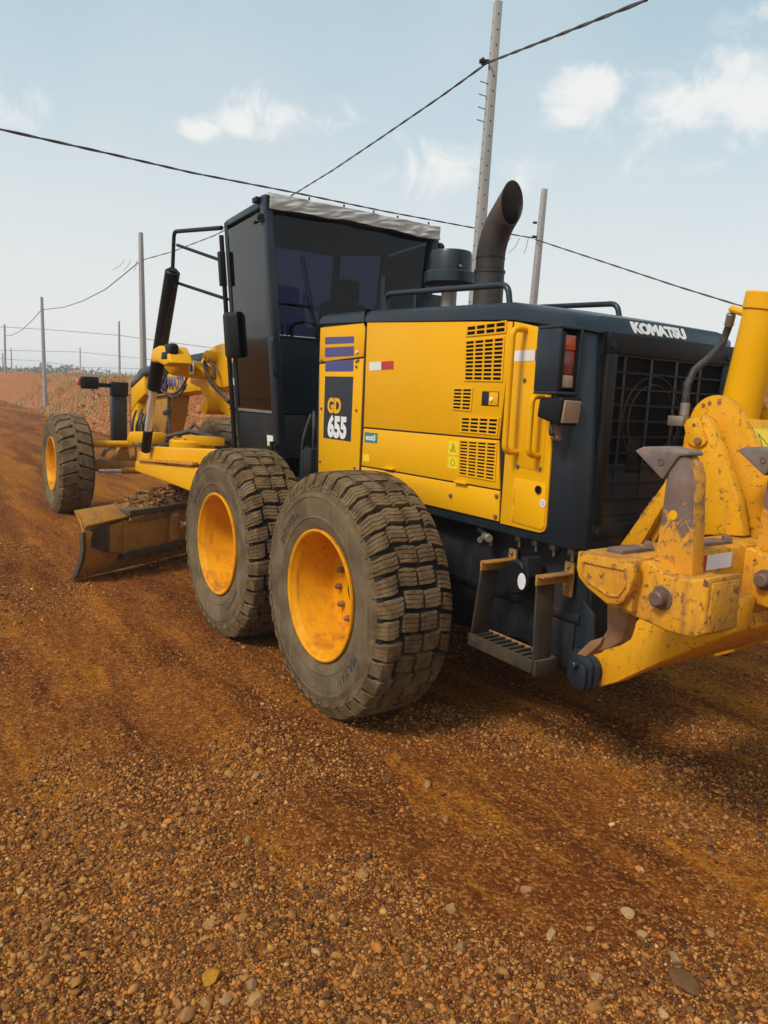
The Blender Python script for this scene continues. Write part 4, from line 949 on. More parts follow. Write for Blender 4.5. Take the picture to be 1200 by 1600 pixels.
b.prism([(6.856,0.2,1.725), (6.838,0.2,1.779), (6.411,0.2,1.985), (6.195,0.2,2.013), (5.141,0.2,2.079), (5.14,0.2,1.946), (6.151,0.2,1.911)], (0,-.40,0), .012)
b.done('frame_cover', m_gry, fr)
b = B(); b.prism([(5.394,0.12,2.096), (5.066,0.12,2.13), (3.86,0.12,2.177), (3.856,0.12,2.052), (5.394,0.12,1.975)], (0,-.24,0), .02); b.done('top_pipe_cover', m_gry, fr)
b = B(); b.prism([(6.514,0.13,1.295), (6.262,0.13,1.641), (5.257,0.13,1.663), (5.36,0.13,1.392), (5.519,0.13,1.169), (6.519,0.13,0.979)], (0,-.26,0), .02); b.done('bolster', m_ydirt, fr)
text_on('maker_name', 'KOMATSU', .215, ((5.002,0.172,1.804)[0], BY+.003, (5.002,0.172,1.804)[2]), (-1,0,0), (0.07,0,1), m_blue, fr, .009, .001, sx=.95)
# front hoses and clutter
b = B(); rg_ = random.Random(5)
for k in range(9):
    x0_, y0_ = 5.25+.12*(k % 4)+rg_.uniform(-.05,.05), .24+rg_.uniform(0,.12)
    b.tube([(x0_+.5,y0_,1.50-rg_.uniform(0,.25)), (x0_+.30,y0_+.10,1.30), (x0_+.42,y0_+.08,1.12-rg_.uniform(0,.15)), (x0_+.1,y0_+.02,.98), (x0_-.5,y0_-.1,1.02+rg_.uniform(0,.1))], .017, 7, fillet=.12)
b.done('front_hoses', m_hose, fr)['kind'] = 'stuff'
b = B()
q = [(4.799,0.3,1.947), (4.908,0.32,1.855), (5.061,0.32,1.745), (4.908,0.32,1.686), (4.52,0.32,1.679), (4.306,0.3,1.743), (4.169,0.28,1.889)]
b.tube(q, .014, 8, fillet=.12); q = [(4.633,0.36,1.795), (4.73,0.36,1.703), (4.552,0.34,1.641), (4.29,0.32,1.677), (4.153,0.3,1.802)]; b.tube(q, .014, 8, fillet=.12)
b.tube([(4.931,0.25,1.642), (4.955,0.25,1.408), (4.879,0.25,1.24)], .02, 8); b.tube([(5.082,0.25,1.442), (4.905,0.25,1.465)], .035, 8); b.tube([(4.979,0.25,1.289), (4.972,0.3,1.092)], .018, 8)
b.done('boom_hoses', m_hose, fr)['kind'] = 'stuff'
# front axle
ax = empty('front_axle', G)
b = B(); b.tube([(6.50,.85,.945),(6.50,-.85,.945)], .048, 14); b.cyl((6.50,.86,.945),(6.50,.92,.945),.07,12,.01); b.done('tie_rod', m_yel, ax)
b = B(); b.hexa([(6.5,-.86,.56),(6.78,-.86,.56),(6.78,.86,.56),(6.5,.86,.56)],[(6.5,-.86,.72),(6.78,-.86,.72),(6.78,.86,.72),(6.5,.86,.72)],.03); b.prism([(6.55,.5,.72),(6.55,.42,.90),(6.55,.34,.90),(6.55,.28,.72)],(.2,0,0),.01); b.prism([(6.55,-.5,.72),(6.55,-.42,.90),(6.55,-.34,.90),(6.55,-.28,.72)],(.2,0,0),.01); b.box(6.4,6.85,-.22,.22,.55,1.05,.03); b.done('axle_beam', m_ydirt, ax)
for s in (1,-1):
    b = B(); b.hexa([(6.5,s*.82,.42),(6.78,s*.82,.42),(6.78,s*.90,.42),(6.5,s*.90,.42)],[(6.46,s*.82,1.0),(6.72,s*.82,1.0),(6.72,s*.90,1.0),(6.46,s*.90,1.0)],.02); b.cyl((6.64,s*.82,WZ),(6.64,s*1.06,WZ),.12,20,.01); b.done('steering_knuckle', m_ydirt, ax)
b = B(); b.tube([(6.42,.75,.58),(6.42,.42,.58)], .028, 12); b.done('steering_rod', m_chrome, ax)
b = B(); b.tube([(6.42,.44,.58),(6.42,-.1,.58)], .045, 12); b.done('steering_cylinder', m_ydirt, ax)
# headlamp mast on the front
hl = empty('headlamp_mast', G)
b = B(); b.box(6.86,7.02,.24,.45,.90,1.60,.02); b.hexa([(6.86,.24,.84),(7.02,.24,.84),(7.02,.40,.84),(6.86,.40,.84)],[(6.86,.24,.90),(7.02,.24,.90),(7.02,.45,.90),(6.86,.45,.90)]); b.done('mast', m_gry, hl)
B().box(6.84,6.98,.23,.46,1.60,1.80,.012).done('mast_head', m_blk, hl)
B().box(6.88,6.94,.46,.66,1.715,1.775,.006).done('lamp_arm', m_blk, hl)
b = B(); b.box(6.84,6.97,.63,.86,1.685,1.855,.02); b.cyl((6.86,.72,1.68),(6.86,.72,1.66),.012,8); b.done('headlamp_box', m_blk, hl)
B().box(6.88,7.0,.862,.905,1.73,1.83,.01).done('turn_signal', m_amber, hl)
B().tube([(6.9,.46,.88),(6.85,.56,.82),(6.85,.60,.74)], .03, 8).done('push_bracket', m_steel, hl)

# ---------------------------------------------------------------- saddle, lift cylinder, drawbar
sd = empty('blade_saddle', G)
b = B(); b.prism([(3.556,0.4,1.871), (3.462,0.4,2.016), (3.258,0.4,2.135), (3.044,0.4,2.186), (2.806,0.4,2.203), (2.579,0.4,2.166), (2.419,0.4,2.05), (2.41,0.4,1.816), (2.826,0.4,1.768), (3.051,0.4,1.809)], (0,-.10,0), .015, 3); b.done('saddle_plate', m_yel, sd)
b = B()
qq = [(3.627,0.85,2.094), (3.487,0.82,2.15), (3.381,0.82,2.166), (3.301,0.8,2.165), (3.207,0.74,2.048), (3.069,0.58,2.01), (2.98,0.52,1.929), (2.998,0.5,1.88), (3.159,0.58,1.857), (3.347,0.74,1.879), (3.446,0.8,1.978), (3.539,0.85,2.002)]
b.prism(qq, (-.0,-.13,0), .014, 3)
b.prism([(3.172,0.99,2.049), (3.108,0.99,2.114), (2.926,0.99,2.139), (2.751,0.99,2.133), (2.638,0.99,2.062), (2.564,0.99,1.975), (2.75,0.99,1.948), (2.946,0.99,1.986), (3.151,0.99,1.988)], (0,-.22,0), .02, 3)
b.done('lift_arm', m_yel, sd)
b = B()
qq = [(3.447,0.5,1.879), (3.071,0.48,1.881), (2.935,0.45,1.758), (2.705,0.42,1.665), (2.54,0.38,1.514), (2.603,0.38,1.481), (2.835,0.42,1.556), (2.937,0.46,1.526), (3.117,0.48,1.53), (3.174,0.5,1.586), (3.065,0.5,1.665), (3.159,0.5,1.765), (3.446,0.5,1.807)]
b.prism(qq, (0,-.12,0), .014, 3); b.done('link_bar', m_yel, sd)
q = Vector((2.904,0.46,1.596)); b = B(); b.tube([q+Vector((.0,.10,0)), q+Vector((0,.08,0)), q+Vector((0,-.12,0)), q+Vector((0,-.14,0))], [.05,.085,.085,.05], 20); b.done('ball_socket', m_yel, sd)
q = Vector((3.006,0.42,2.072)); b = B(); b.cyl(q+Vector((0,.08,0)), q-Vector((0,.1,0)), .062, 20, .01); b.cyl(q+Vector((0,.095,0)), q+Vector((0,.08,0)), .025, 12); b.done('lock_pin_boss', m_yel, sd)
q = Vector((2.752,0.93,2.086)); b = B(); b.hexa([q+Vector(v) for v in ((-.12,-.05,-.09),(.10,-.05,-.09),(.10,.07,-.09),(-.12,.07,-.09))],[q+Vector(v) for v in ((-.12,-.05,.07),(.08,-.05,.07),(.08,.05,.07),(-.12,.05,.07))],.035,3); b.done('rubber_cap', m_blk, sd)
q = (3.046,0.62,1.954); sticker_ = B().box(q[0]-.07,q[0]+.07,.625,.627,q[2]-.06,q[2]+.06).done('arm_label', m_white, sd, 0)
B().box(q[0]-.04,q[0]+.03,.6272,.628,q[2]-.035,q[2]+.03).done('label_print', m_grd, sd, 0)
b = B(); b.tube([(3.02,0.5,2.029), (2.982,0.5,1.93), (2.838,0.5,1.807), (2.63,0.45,1.703), (2.499,0.45,1.646)], .020, 8, fillet=.08); b.tube([(3.003,0.48,2.055), (2.827,0.48,1.967), (2.79,0.48,1.857)], .016, 8, fillet=.06); b.done('saddle_hoses', m_hose, sd)['kind'] = 'stuff'
lc = empty('lift_cylinder', G)
top = Vector((2.776,0.9,2.813)); br_ = Vector((3.331,0.88,2.004)); md_ = Vector((3.44,0.88,1.732)); bt = Vector((3.761,0.86,1.158))
b = B(); b.cyl(top, br_.lerp(md_, 1.0), .068, 24, .012); b.tube([top+(br_-top)*.02, top-(br_-top)*.015], .04, 16); b.done('barrel', m_blk, lc)
B().cyl(md_-(md_-bt)*.0, bt, .038, 20).done('rod', m_chrome, lc)
d_ = (bt-md_).normalized(); B().cyl(bt-d_*.17, bt+d_*.10, .050, 18, .01).done('rod_end', m_blk, lc)
B().tube([top+Vector((-.09,0,-.15)), top.lerp(md_, .35)+Vector((-.09,0,0)), top.lerp(md_, .62)+Vector((-.09,0,0))], .016, 8).done('cylinder_pipe', m_blk, lc)
b = B(); t2 = top.copy(); t2.y *= -1; m2_ = md_.copy(); m2_.y *= -1; b2 = bt.copy(); b2.y *= -1
db = empty('drawbar', G)
b = B(); A_ = (4.216,0.8,1.095); 
b.prism([(4.348,0.8,0.867), (4.294,0.8,1.024), (4.217,0.8,1.073), (4.067,0.8,1.107), (2.695,0.8,1.196), (1.8,0.8,1.257), (1.795,0.8,1.122), (2.585,0.8,1.049), (3.383,0.8,0.983)], (0,-.05,0), .012, 3); b.done('yoke_plate', m_yel, db)
b = B(); b.prism([(4.318,0.83,0.805), (4.316,0.83,0.907), (4.238,0.83,0.943), (3.182,0.83,0.984), (2.498,0.83,1.034), (1.717,0.83,1.092), (1.709,0.83,0.822), (2.22,0.83,0.808), (3.14,0.83,0.814)], (0,-.12,0), .012, 3); b.done('circle_arm', m_yel, db)
b = B(); b.prism([(4.129,0.86,0.967), (2.343,0.86,1.097), (2.342,0.86,1.068), (4.129,0.86,0.939)], (0,-.08,0), .004); b.done('circle_rail', m_yelw, db)
b = B(); b.prism([(3.204,0.81,0.968), (1.769,0.81,1.103), (1.768,0.81,1.081), (3.204,0.81,0.942)], (0,-.1,0)); b.done('shadow_gap_strip', m_blk, db)  # black strip added to draw the shadow gap between the two plates
b = B(); b.lathe([(.80,.54),(.80,.64),(.88,.64),(.88,.54)], 'Z', 64, (3.62,0,0), closed=True); b.done('turning_circle', m_ydirt, db)
b = B(); q = Vector((3.6,0.422,1.206)); b.cyl(q+Vector((0,0,-.14)), q+Vector((0,0,.01)), .24, 28, .02); b.cyl(q+Vector((0,0,.0)), q+Vector((0,0,.05)), .10, 20, .01)
for k in range(8): b.cyl(q+Vector((.19*math.cos(k*.785),.19*math.sin(k*.785),0)), q+Vector((.19*math.cos(k*.785),.19*math.sin(k*.785),.03)), .018, 6)
b.done('circle_drive', m_yel, db)
b = B(); b.prism([(4.1,0.713,1.132), (4.1,0.671,1.26), (4.1,0.528,1.255), (4.1,0.556,1.133)], (.12,.25,0), .015); b.done('drawbar_block', m_yel, db); b = B(); b.prism([(3.3,0.377,1.274), (3.2,0.205,1.269), (3.2,0.204,1.169), (3.3,0.376,1.168)], (.2,.2,0), .015); b.done('drawbar_block', m_yel, db)
b = B(); b.box(3.7,4.3,-.05,.42,1.05,1.16,.02); b.tube([(4.2,.5,1.2),(4.0,.3,1.28),(3.8,.1,1.22),(3.7,-.1,1.15)], .03, 8); b.tube([(4.3,.35,1.15),(4.15,.2,1.35),(4.0,.1,1.2)], .02, 8); b.tube([(3.9,.5,1.12),(3.75,.3,1.2),(3.55,.0,1.2)], .025, 8)
for k in range(6): b.cyl((3.75+.08*k,.40,1.12),(3.75+.08*k,.40,1.22),.022,8)
b.done('swivel_joint', m_hose, db)['kind'] = 'stuff'
b = B(); b.hexa([(4.3,-.12,.85),(6.4,-.06,.75),(6.4,.06,.75),(4.3,.12,.85)],[(4.3,-.12,1.02),(6.4,-.06,.90),(6.4,.06,.90),(4.3,.12,1.02)],.02); b.done('drawbar_beam', m_yel, db)
b = B(); b.tube([(3.2,-.9,1.1),(2.95,-.5,1.15)], .05, 12); b.done('side_shift_rod', m_blk, db)

# ---------------------------------------------------------------- blade
bl = empty('blade', G)
O = Vector((2.70, 1.84, .02)); E_ = Vector((.5, -.866, 0)).normalized(); N_ = Vector((-.866, -.5, 0)).normalized(); UP = Vector((0,0,1))
def bp(e, n, z): return O+E_*e+N_*n+UP*z
prof = [(.00,.0),(.045,.07),(.105,.19),(.135,.32),(.125,.44),(.085,.54),(.03,.615)]
back = [(.03,.0),(.075,.06),(.135,.18),(.165,.32),(.155,.45),(.11,.555),(.035,.630)]
Lb = 3.66
b = B()
lo = [bp(.02, n, z) for n, z in prof]+[bp(.02, n, z) for n, z in reversed(back)]; hi_ = [p+E_*(Lb-.04) for p in lo]
b.hexa(lo, hi_, .004); b.done('mouldboard', m_ydirt, bl)
b = B(); lo = [bp(-.012, n-.006, z) for n, z in prof[:5]]+[bp(-.012, n+.014, z) for n, z in reversed(back[:5])]; b.hexa(lo, [p+E_*.03 for p in lo], .003); b.done('end_bit', m_wear, bl)
b = B(); b.hexa([bp(0,-.012,-.0),bp(0,.006,-.01),bp(0,.06,.10),bp(0,.045,.11)],[bp(Lb,-.012,-.0),bp(Lb,.006,-.01),bp(Lb,.06,.10),bp(Lb,.045,.11)]); b.done('cutting_edge', m_wear, bl)
b = B()
for k in range(24): c = bp(.12+k*.15, .082, .085); b.cyl(c, c+N_*.03+UP*-.012, .013, 6)
b.done('edge_bolts', m_steel, bl)['kind'] = 'stuff'
# back frame
b = B()
b.hexa([bp(.42,.10,.17),bp(.42,.215,.19),bp(.42,.235,.50),bp(.42,.12,.53)],[bp(3.3,.10,.17),bp(3.3,.215,.19),bp(3.3,.235,.50),bp(3.3,.12,.53)],.008)
b.hexa([bp(.05,.16,.28),bp(.05,.165,.44),bp(.41,.215,.50),bp(.41,.205,.20)],[bp(.05,.14,.28),bp(.05,.14,.44),bp(.41,.13,.50),bp(.41,.13,.20)],.004)
b.hexa([bp(.03,.03,.628),bp(.03,.165,.50),bp(.46,.24,.545),bp(.46,.05,.640)],[bp(.03,.03,.60),bp(.03,.15,.47),bp(.46,.23,.525),bp(.46,.05,.60)],.004)
b.done('back_frame', m_ydirt, bl)
b = B(); b.hexa([bp(.44,.12,.545),bp(.44,.275,.545),bp(.44,.275,.60),bp(.44,.12,.605)],[bp(3.2,.12,.545),bp(3.2,.275,.545),bp(3.2,.275,.60),bp(3.2,.12,.605)],.006); b.done('top_rail', m_wear, bl)
b = B(); b.hexa([bp(.46,.237,.49),bp(.46,.262,.49),bp(.46,.262,.544),bp(.46,.237,.544)],[bp(3.2,.237,.49),bp(3.2,.262,.49),bp(3.2,.262,.544),bp(3.2,.237,.544)],.004); b.done('rail_flange', m_ydirt, bl)
b = B(); b.hexa([bp(.44,.10,.11),bp(.44,.250,.15),bp(.44,.255,.215),bp(.44,.12,.19)],[bp(3.2,.10,.11),bp(3.2,.250,.15),bp(3.2,.255,.215),bp(3.2,.12,.19)],.006); b.done('lower_rail', m_wear, bl)
b = B(); b.hexa([bp(.985,.23,.20),bp(1.07,.23,.20),bp(1.07,.30,.24),bp(.985,.30,.24)],[bp(.985,.23,.53),bp(1.07,.23,.53),bp(1.07,.30,.50),bp(.985,.30,.50)],.012); b.cyl(bp(1.07,.29,.385),bp(1.10,.29,.385),.05,14,.01); b.done('rod_bracket', m_ydirt, bl)
B().tube([bp(1.08,.29,.385), bp(2.6,.29,.385)], .026, 14).done('side_shift_rod', m_chrome, bl)
b = B(); b.hexa([bp(.08,.166,.30),bp(.08,.168,.46),bp(.26,.205,.50),bp(.26,.20,.22)],[bp(.08,.160,.30),bp(.08,.160,.46),bp(.26,.19,.50),bp(.26,.185,.22)]); 
b.done('wear_patch', m_wear, bl)
# heap of soil lying in and over the blade
def heap():
    nu, nv2 = 150, 46; V = []; rows_ = []
    us = np.linspace(0, 1, nu); vs = np.linspace(-1, 1, nv2); Ug, Vg = np.meshgrid(us, vs, indexing='ij')
    e_ = .44+Ug*2.5; n__ = .05+Vg*.24-.02
    env = np.clip(1-Vg**2, 0, 1)**.7*sst(0, .22, Ug)*(1-sst(.93, 1, Ug))
    z = .56+env*(.13+.10*Ug)+.05*(fbm(e_*7, n__*7, 401, 4)-.5)*(env > 0)+.035*np.abs(fbm(e_*22, n__*22, 405, 3)-.5)-.06*(1-sst(0, .1, env))
    P = np.array(O)[None, None]+e_[..., None]*np.array(E_)+n__[..., None]*np.array(N_)+z[..., None]*np.array([0,0,1.0])
    bot = P.copy(); bot[..., 2] = O.z+.50
    V = np.concatenate([P.reshape(-1, 3), bot.reshape(-1, 3)]); i, j = np.meshgrid(np.arange(nu-1), np.arange(nv2-1), indexing='ij')
    F1 = np.stack([i*nv2+j, i*nv2+j+1, (i+1)*nv2+j+1, (i+1)*nv2+j], -1).reshape(-1, 4)
    o = np_mesh('soil_heap', V, F1, m_heap, smooth=180)
    tag(o, 'brown heap of soil and stones lying along the top of the grader blade', 'soil heap')
    rg = np.random.default_rng(8); n = 2600; ii = rg.integers(3, nu-3, n); jj = rg.integers(6, nv2-3, n); p = P[ii, jj]
    s = scatter('heap_stones', p, .011*np.exp(rg.normal(0, .45, n)), rg.random(n)*.62, 1, 9, m_grav); s.parent = o; s['kind'] = 'stuff'
    big = [P[int(nu*u), int(nv2*v)] for u, v in ((.72,.72),(.80,.66),(.66,.5),(.86,.78),(.58,.7))]
    s = scatter('heap_rock', np.array(big), np.array([.05,.06,.035,.055,.03]), np.array([.7,.75,.9,.6,.93]), 2, 10, m_grav); s.parent = o
heap()

# ---------------------------------------------------------------- ladder on the left
ld = empty('boarding_ladder', G)
def strap(px, z0, z1, y0, y1, lean):
    b = B(); b.hexa([(px,y0,z0),(px+.014,y0,z0),(px+.014,y1,z0),(px,y1,z0)],[(px-lean,y0-.02,z1),(px-lean+.014,y0-.02,z1),(px-lean+.014,y1-.02,z1),(px-lean,y1-.02,z1)],.003); b.done('strap', m_step, ld)
for (pb, pt) in (((-1.415,0.68,0.556), (-1.453,0.68,0.941)), ((-1.865,0.68,0.521), (-1.841,0.68,0.954))):
    b = B(); b.hexa([(pb[0],.565,pb[2]),(pb[0]+.014,.565,pb[2]),(pb[0]+.014,.68,pb[2]),(pb[0],.68,pb[2])],[(pt[0],.555,pt[2]),(pt[0]+.014,.555,pt[2]),(pt[0]+.014,.67,pt[2]),(pt[0],.67,pt[2])],.003); b.done('strap', m_step, ld)
    x_, zz = pt[0], pt[2]
    b = B(); b.box(x_-.016, x_-.002, .49, .69, zz-.03, zz+.022, .003); b.box(x_-.055, x_-.0165, .49, .69, zz+.012, zz+.022, .002); b.done('step_bracket', m_ydirt, ld)
    B().box(x_-.045, x_+.010, .472, .489, zz-.10, zz+.07, .004).done('mount_plate', m_ydirt, ld)
    for dz in (.05, -.07): B().cyl((x_-.018, .488, zz+dz), (x_-.018, .503, zz+dz), .011, 6, .002).done('bolt', m_steel, ld)
xa, xb, zl = (-1.865,0.68,0.521)[0], (-1.415,0.68,0.556)[0], .535
B().box(xa+.0, xb+.015, .681, .694, zl-.03, zl+.035, .003).done('step_front_bar', m_step, ld)
B().box(xa+.0, xb+.015, .548, .561, zl, zl+.035, .003).done('step_rear_bar', m_rust2, ld)
B().box(xa-.024, xa-.004, .55, .69, zl-.04, zl+.035, .003).done('step_end_plate', m_step, ld)
b = B()
for k in range(18): x_ = xa+.02+k*(xb-xa-.03)/18; b.box(x_, x_+.009, .562, .680, zl, zl+.028+.006*(k % 2), 0)
b.done('step_tread', m_step, ld)['kind'] = 'stuff'
# backup alarm disc
q = (-1.615,0.53,0.903); e = empty('backup_alarm', G)
b = B(); b.cyl((q[0], .47, q[2]), (q[0], .60, q[2]), .088, 32, .012); b.done('alarm_body', m_blk, e)
b = B(); b.hexa([(q[0]-.10,.50,q[2]+.02),(q[0]-.06,.50,q[2]+.02),(q[0]-.06,.60,q[2]+.02),(q[0]-.10,.60,q[2]+.02)],[(q[0]-.075,.50,q[2]+.11),(q[0]-.035,.50,q[2]+.11),(q[0]-.035,.60,q[2]+.11),(q[0]-.075,.60,q[2]+.11)],.005); b.done('alarm_strap', m_grd, e)
B().prism([(q[0]-.052+dx, .6005, q[2]-.008+dz) for dx, dz in ((.028*math.cos(t_*.524), .042*math.sin(t_*.524)) for t_ in range(12))], (0,.001,0)).done('alarm_label', m_white, e, 0)

# ---------------------------------------------------------------- ripper
rp_ = empty('ripper', G)
# pivots on the chassis
for s in (1, -1):
    b = B(); q = Vector((-2.04, s*.47, .56))
    b.hexa([(-1.94,s*.455,.47),(-1.94,s*.475,.47),(-1.94,s*.475,.86),(-1.94,s*.455,.86)],[(-2.05,s*.455,.48),(-2.05,s*.475,.48),(-2.02,s*.475,.80),(-2.02,s*.455,.80)],.006)
    b.cyl((-2.05,s*.40,.56),(-2.05,s*.52,.56),.070,28,.012); b.prism([(-1.975,s*.52,.645),(-2.09,s*.52,.64),(-2.125,s*.52,.60),(-2.125,s*.52,.50),(-2.09,s*.52,.465),(-2.0,s*.52,.47),(-1.96,s*.52,.50)],(0,s*.022,0),.008); b.prism([(-1.975,s*.545,.635),(-2.08,s*.545,.63),(-2.11,s*.545,.60),(-2.11,s*.545,.505),(-2.08,s*.545,.472),(-2.0,s*.545,.478),(-1.965,s*.545,.505)],(0,s*.022,0),.008); b.prism([(-2.0,s*.57,.60),(-2.08,s*.57,.60),(-2.095,s*.57,.58),(-2.095,s*.57,.50),(-2.08,s*.57,.48),(-2.02,s*.57,.48),(-2.0,s*.57,.50)],(0,s*.018,0),.006)
    b.cyl((-2.04,s*.585,.59),(-2.04,s*.615,.59),.016,8,.003); b.done('arm_pivot', m_gry, rp_)
    b = B(); b.prism([(-2.04,s*.50,.52),(-2.10,s*.50,.485),(-2.20,s*.50,.545),(-2.40,s*.50,.70),(-2.72,s*.50,.93),(-2.74,s*.50,1.07),(-2.44,s*.50,1.08),(-2.22,s*.50,.78),(-2.02,s*.50,.63)],(0,-s*.09,0),.01); b.done('lower_arm', m_yelm, rp_)
b = B(); b.prism([(-2.22,.41,.575),(-2.40,.41,.70),(-2.72,.41,.93),(-2.72,.41,1.0),(-2.38,.41,.76),(-2.20,.41,.61)],(0,-.82,0),.006); b.done('lower_plate', m_yelw, rp_)
# beam
bx0, bx1, bz0, bz1, by = -2.667, -2.436, 1.058, 1.239, 1.060
B().hexa([(bx1,-by,bz0+.06),(bx1,by,bz0+.06),(bx0,by,bz0-.0),(bx0,-by,bz0-.0)],[(bx1,-by,bz1),(bx1,by,bz1),(bx0,by,bz1+.01),(bx0,-by,bz1+.01)],.01).done('beam', m_yelw, rp_)
for s in (1, -1):
    pe = [(-2.432,1.235), (-2.681,1.248), (-2.685,1.208), (-2.672,1.144), (-2.649,1.099), (-2.622,1.081), (-2.577,1.076), (-2.486,1.112), (-2.445,1.140), (-2.430,1.171)]
    b = B(); b.prism([(x_, s*by, z_) for x_, z_ in pe], (0, s*.028, 0), .006); b.done('end_plate', m_yelw, rp_)
    pi = [(-2.464,1.203), (-2.649,1.212), (-2.653,1.153), (-2.626,1.115), (-2.586,1.108), (-2.495,1.135), (-2.464,1.158)]
    b = B(); lo = [(x_, s*(by+.028), z_) for x_, z_ in pi]
    for k in range(len(lo)): b.tube([lo[k], lo[(k+1)%len(lo)]], .0065, 8)
    b.done('weld_bead', m_yelw, rp_)
# shank holders
def holder(y):
    b = B(); pts = [(-2.617,1.226), (-2.685,1.248), (-2.758,1.217), (-2.839,1.217), (-2.916,1.239), (-2.916,1.099), (-2.925,1.058), (-2.884,1.031), (-2.794,1.027), (-2.667,1.040), (-2.540,1.049), (-2.486,1.072), (-2.486,1.099), (-2.604,1.099)]
    y1 = y+.095; y0 = y-.095
    b.prism([(x_, y1, z_) for x_, z_ in pts], (0, -.19, 0), .009, 3)
    b.box(-2.926, -2.913, y-.077, y+.077, 1.058, 1.221, .004)
    h = b.done('shank_holder', m_yelw, rp_)
    B().cyl((-2.758, y-.118, 1.135), (-2.758, y+.136, 1.135), .027, 20, .006).done('holder_pin', m_rust, rp_)
    B().cyl((-2.758, y+.096, 1.135), (-2.758, y+.100, 1.135), .041, 20, .002).done('pin_washer', m_rust, rp_)
def shank(y, name='shank'):
    y1 = y+.033
    pts = [(-2.676,0.967,1.174), (-2.669,0.967,1.23), (-2.678,0.967,1.397), (-2.682,0.967,1.517), (-2.692,0.967,1.555), (-2.728,0.967,1.605), (-2.747,0.967,1.611), (-2.771,0.967,1.59), (-2.79,0.967,1.544), (-2.8,0.967,1.429), (-2.819,0.967,1.207)]
    b = B(); b.prism([(p[0], y1, p[2]) for p in pts], (0, -.066, 0), .006); o = b.done(name, m_shank, rp_)
    pts = [(-2.549,0.976,1.61), (-2.582,0.976,1.626), (-2.674,0.976,1.635), (-2.763,0.976,1.625), (-2.767,0.976,1.611), (-2.727,0.976,1.605), (-2.673,0.976,1.52)]
    b = B(); b.prism([(p[0], y+.042, p[2]) for p in pts], (0, -.084, 0), .007); b.done('tooth', m_tooth, rp_)
    q = Vector((-2.663,0.976,1.582)); b = B(); b.lathe([(y+.042,.013),(y+.046,.013),(y+.046,.009),(y+.043,.009)], 'Y', 20, (q.x, 0, q.z)); b.cyl((q.x, y-.05, q.z), (q.x, y+.0435, q.z), .009, 14); b.done('tooth_pin', m_rust, rp_)
    q = Vector((-2.724,0.969,1.407)); b = B(); b.cyl((q.x, y-.04, q.z), (q.x, y+.0342, q.z), .0165, 20); b.done('shank_hole', m_yel, rp_)
# shank steel: brown worn metal above, yellow paint surviving lower down
m_shank = bpy.data.materials.new('shank_steel'); m_shank.use_nodes = True; t = NT(m_shank.node_tree); m_shank.node_tree.nodes.clear()
oc = t.n('ShaderNodeTexCoord').outputs['Object']; zz = t.n('ShaderNodeSeparateXYZ', inp={0: oc}).outputs[2]; xx = t.n('ShaderNodeSeparateXYZ', inp={0: oc}).outputs[0]
nn = t.noise(oc, 16, 8, .75, 1.0); lvl = t.math('ADD', t.math('MULTIPLY', t.math('SUBTRACT', 1.420, zz), 4.0), t.math('MULTIPLY', t.math('SUBTRACT', nn, .5), 2.2))
gx = t.n('ShaderNodeSeparateXYZ', inp={0: t.n('ShaderNodeNewGeometry').outputs['Normal']}).outputs[0]
bk = t.math('MULTIPLY', t.ramp(gx, -.35, -.7), t.ramp(nn, .62, .45))
f = t.math('MAXIMUM', t.ramp(lvl, .1, .28), bk)
c = t.mix(t.ramp(t.noise(oc, 9, 5), .3, .7), (.13,.078,.060), (.185,.120,.095)); c = t.mix(f, c, (.66,.28,.015))
c = t.mix(t.math('MULTIPLY', t.ramp(t.noise(oc, 40, 6, .7), .55, .62), .6), c, (.16,.075,.035))
bb_ = t.n('ShaderNodeBump', inp={'Strength': .5, 'Distance': .003, 'Height': t.math('ADD', f, t.noise(oc, 70, 4))})
t.n('ShaderNodeOutputMaterial', inp={0: t.n('ShaderNodeBsdfPrincipled', inp={'Base Color': c, 'Roughness': .6, 'Normal': bb_.outputs[0]}).outputs[0]})
for y_ in (.934, .311, -.311, -.934): holder(y_); shank(y_)
# small scarifier shank under the left end of the beam
b = B(); pts = [(-2.431,0.9,1.011), (-2.535,0.9,1.038), (-2.526,0.9,0.937), (-2.514,0.9,0.891), (-2.47,0.9,0.853), (-2.403,0.9,0.816), (-2.377,0.9,0.818), (-2.416,0.9,0.867), (-2.442,0.9,0.913)]
b.prism(pts, (0, -.06, 0), .006); b.done('scarifier_shank', m_rust2, rp_)
b = B(); b.prism([(-2.316,0.915,0.78), (-2.377,0.915,0.852), (-2.439,0.915,0.888), (-2.427,0.915,0.852), (-2.365,0.915,0.785)], (0, -.09, 0), .005); b.done('scarifier_tip', m_rust2, rp_)
# wedges on the beam
for s_, q in ((0, (-2.54,.93)), (1, (-2.57,.48)), (2, (-2.56,-.55))):
    b = B(); b.box(q[0]-.035, q[0]+.035, q[1]-.06, q[1]+.09, 1.240, 1.260, .004); b.cyl((q[0]-.03, q[1]-.06, 1.263), (q[0]+.02, q[1]-.12, 1.257), .016, 10, .004); b.done('wedge_pin', m_rust, rp_)
# reflector on the beam
q = (-2.668,0.704,1.207); q1 = (-2.668,0.498,1.189); ym = q[1]+(q1[1]-q[1])*.22
B().box(bx0-.003, bx0-.0012, ym, q[1], q[2]-.032, q[2]+.026).done('reflector_red', m_red, rp_, 0)
B().box(bx0-.003, bx0-.0012, q1[1], ym, q[2]-.032, q[2]+.026).done('reflector_white', m_white, rp_, 0)
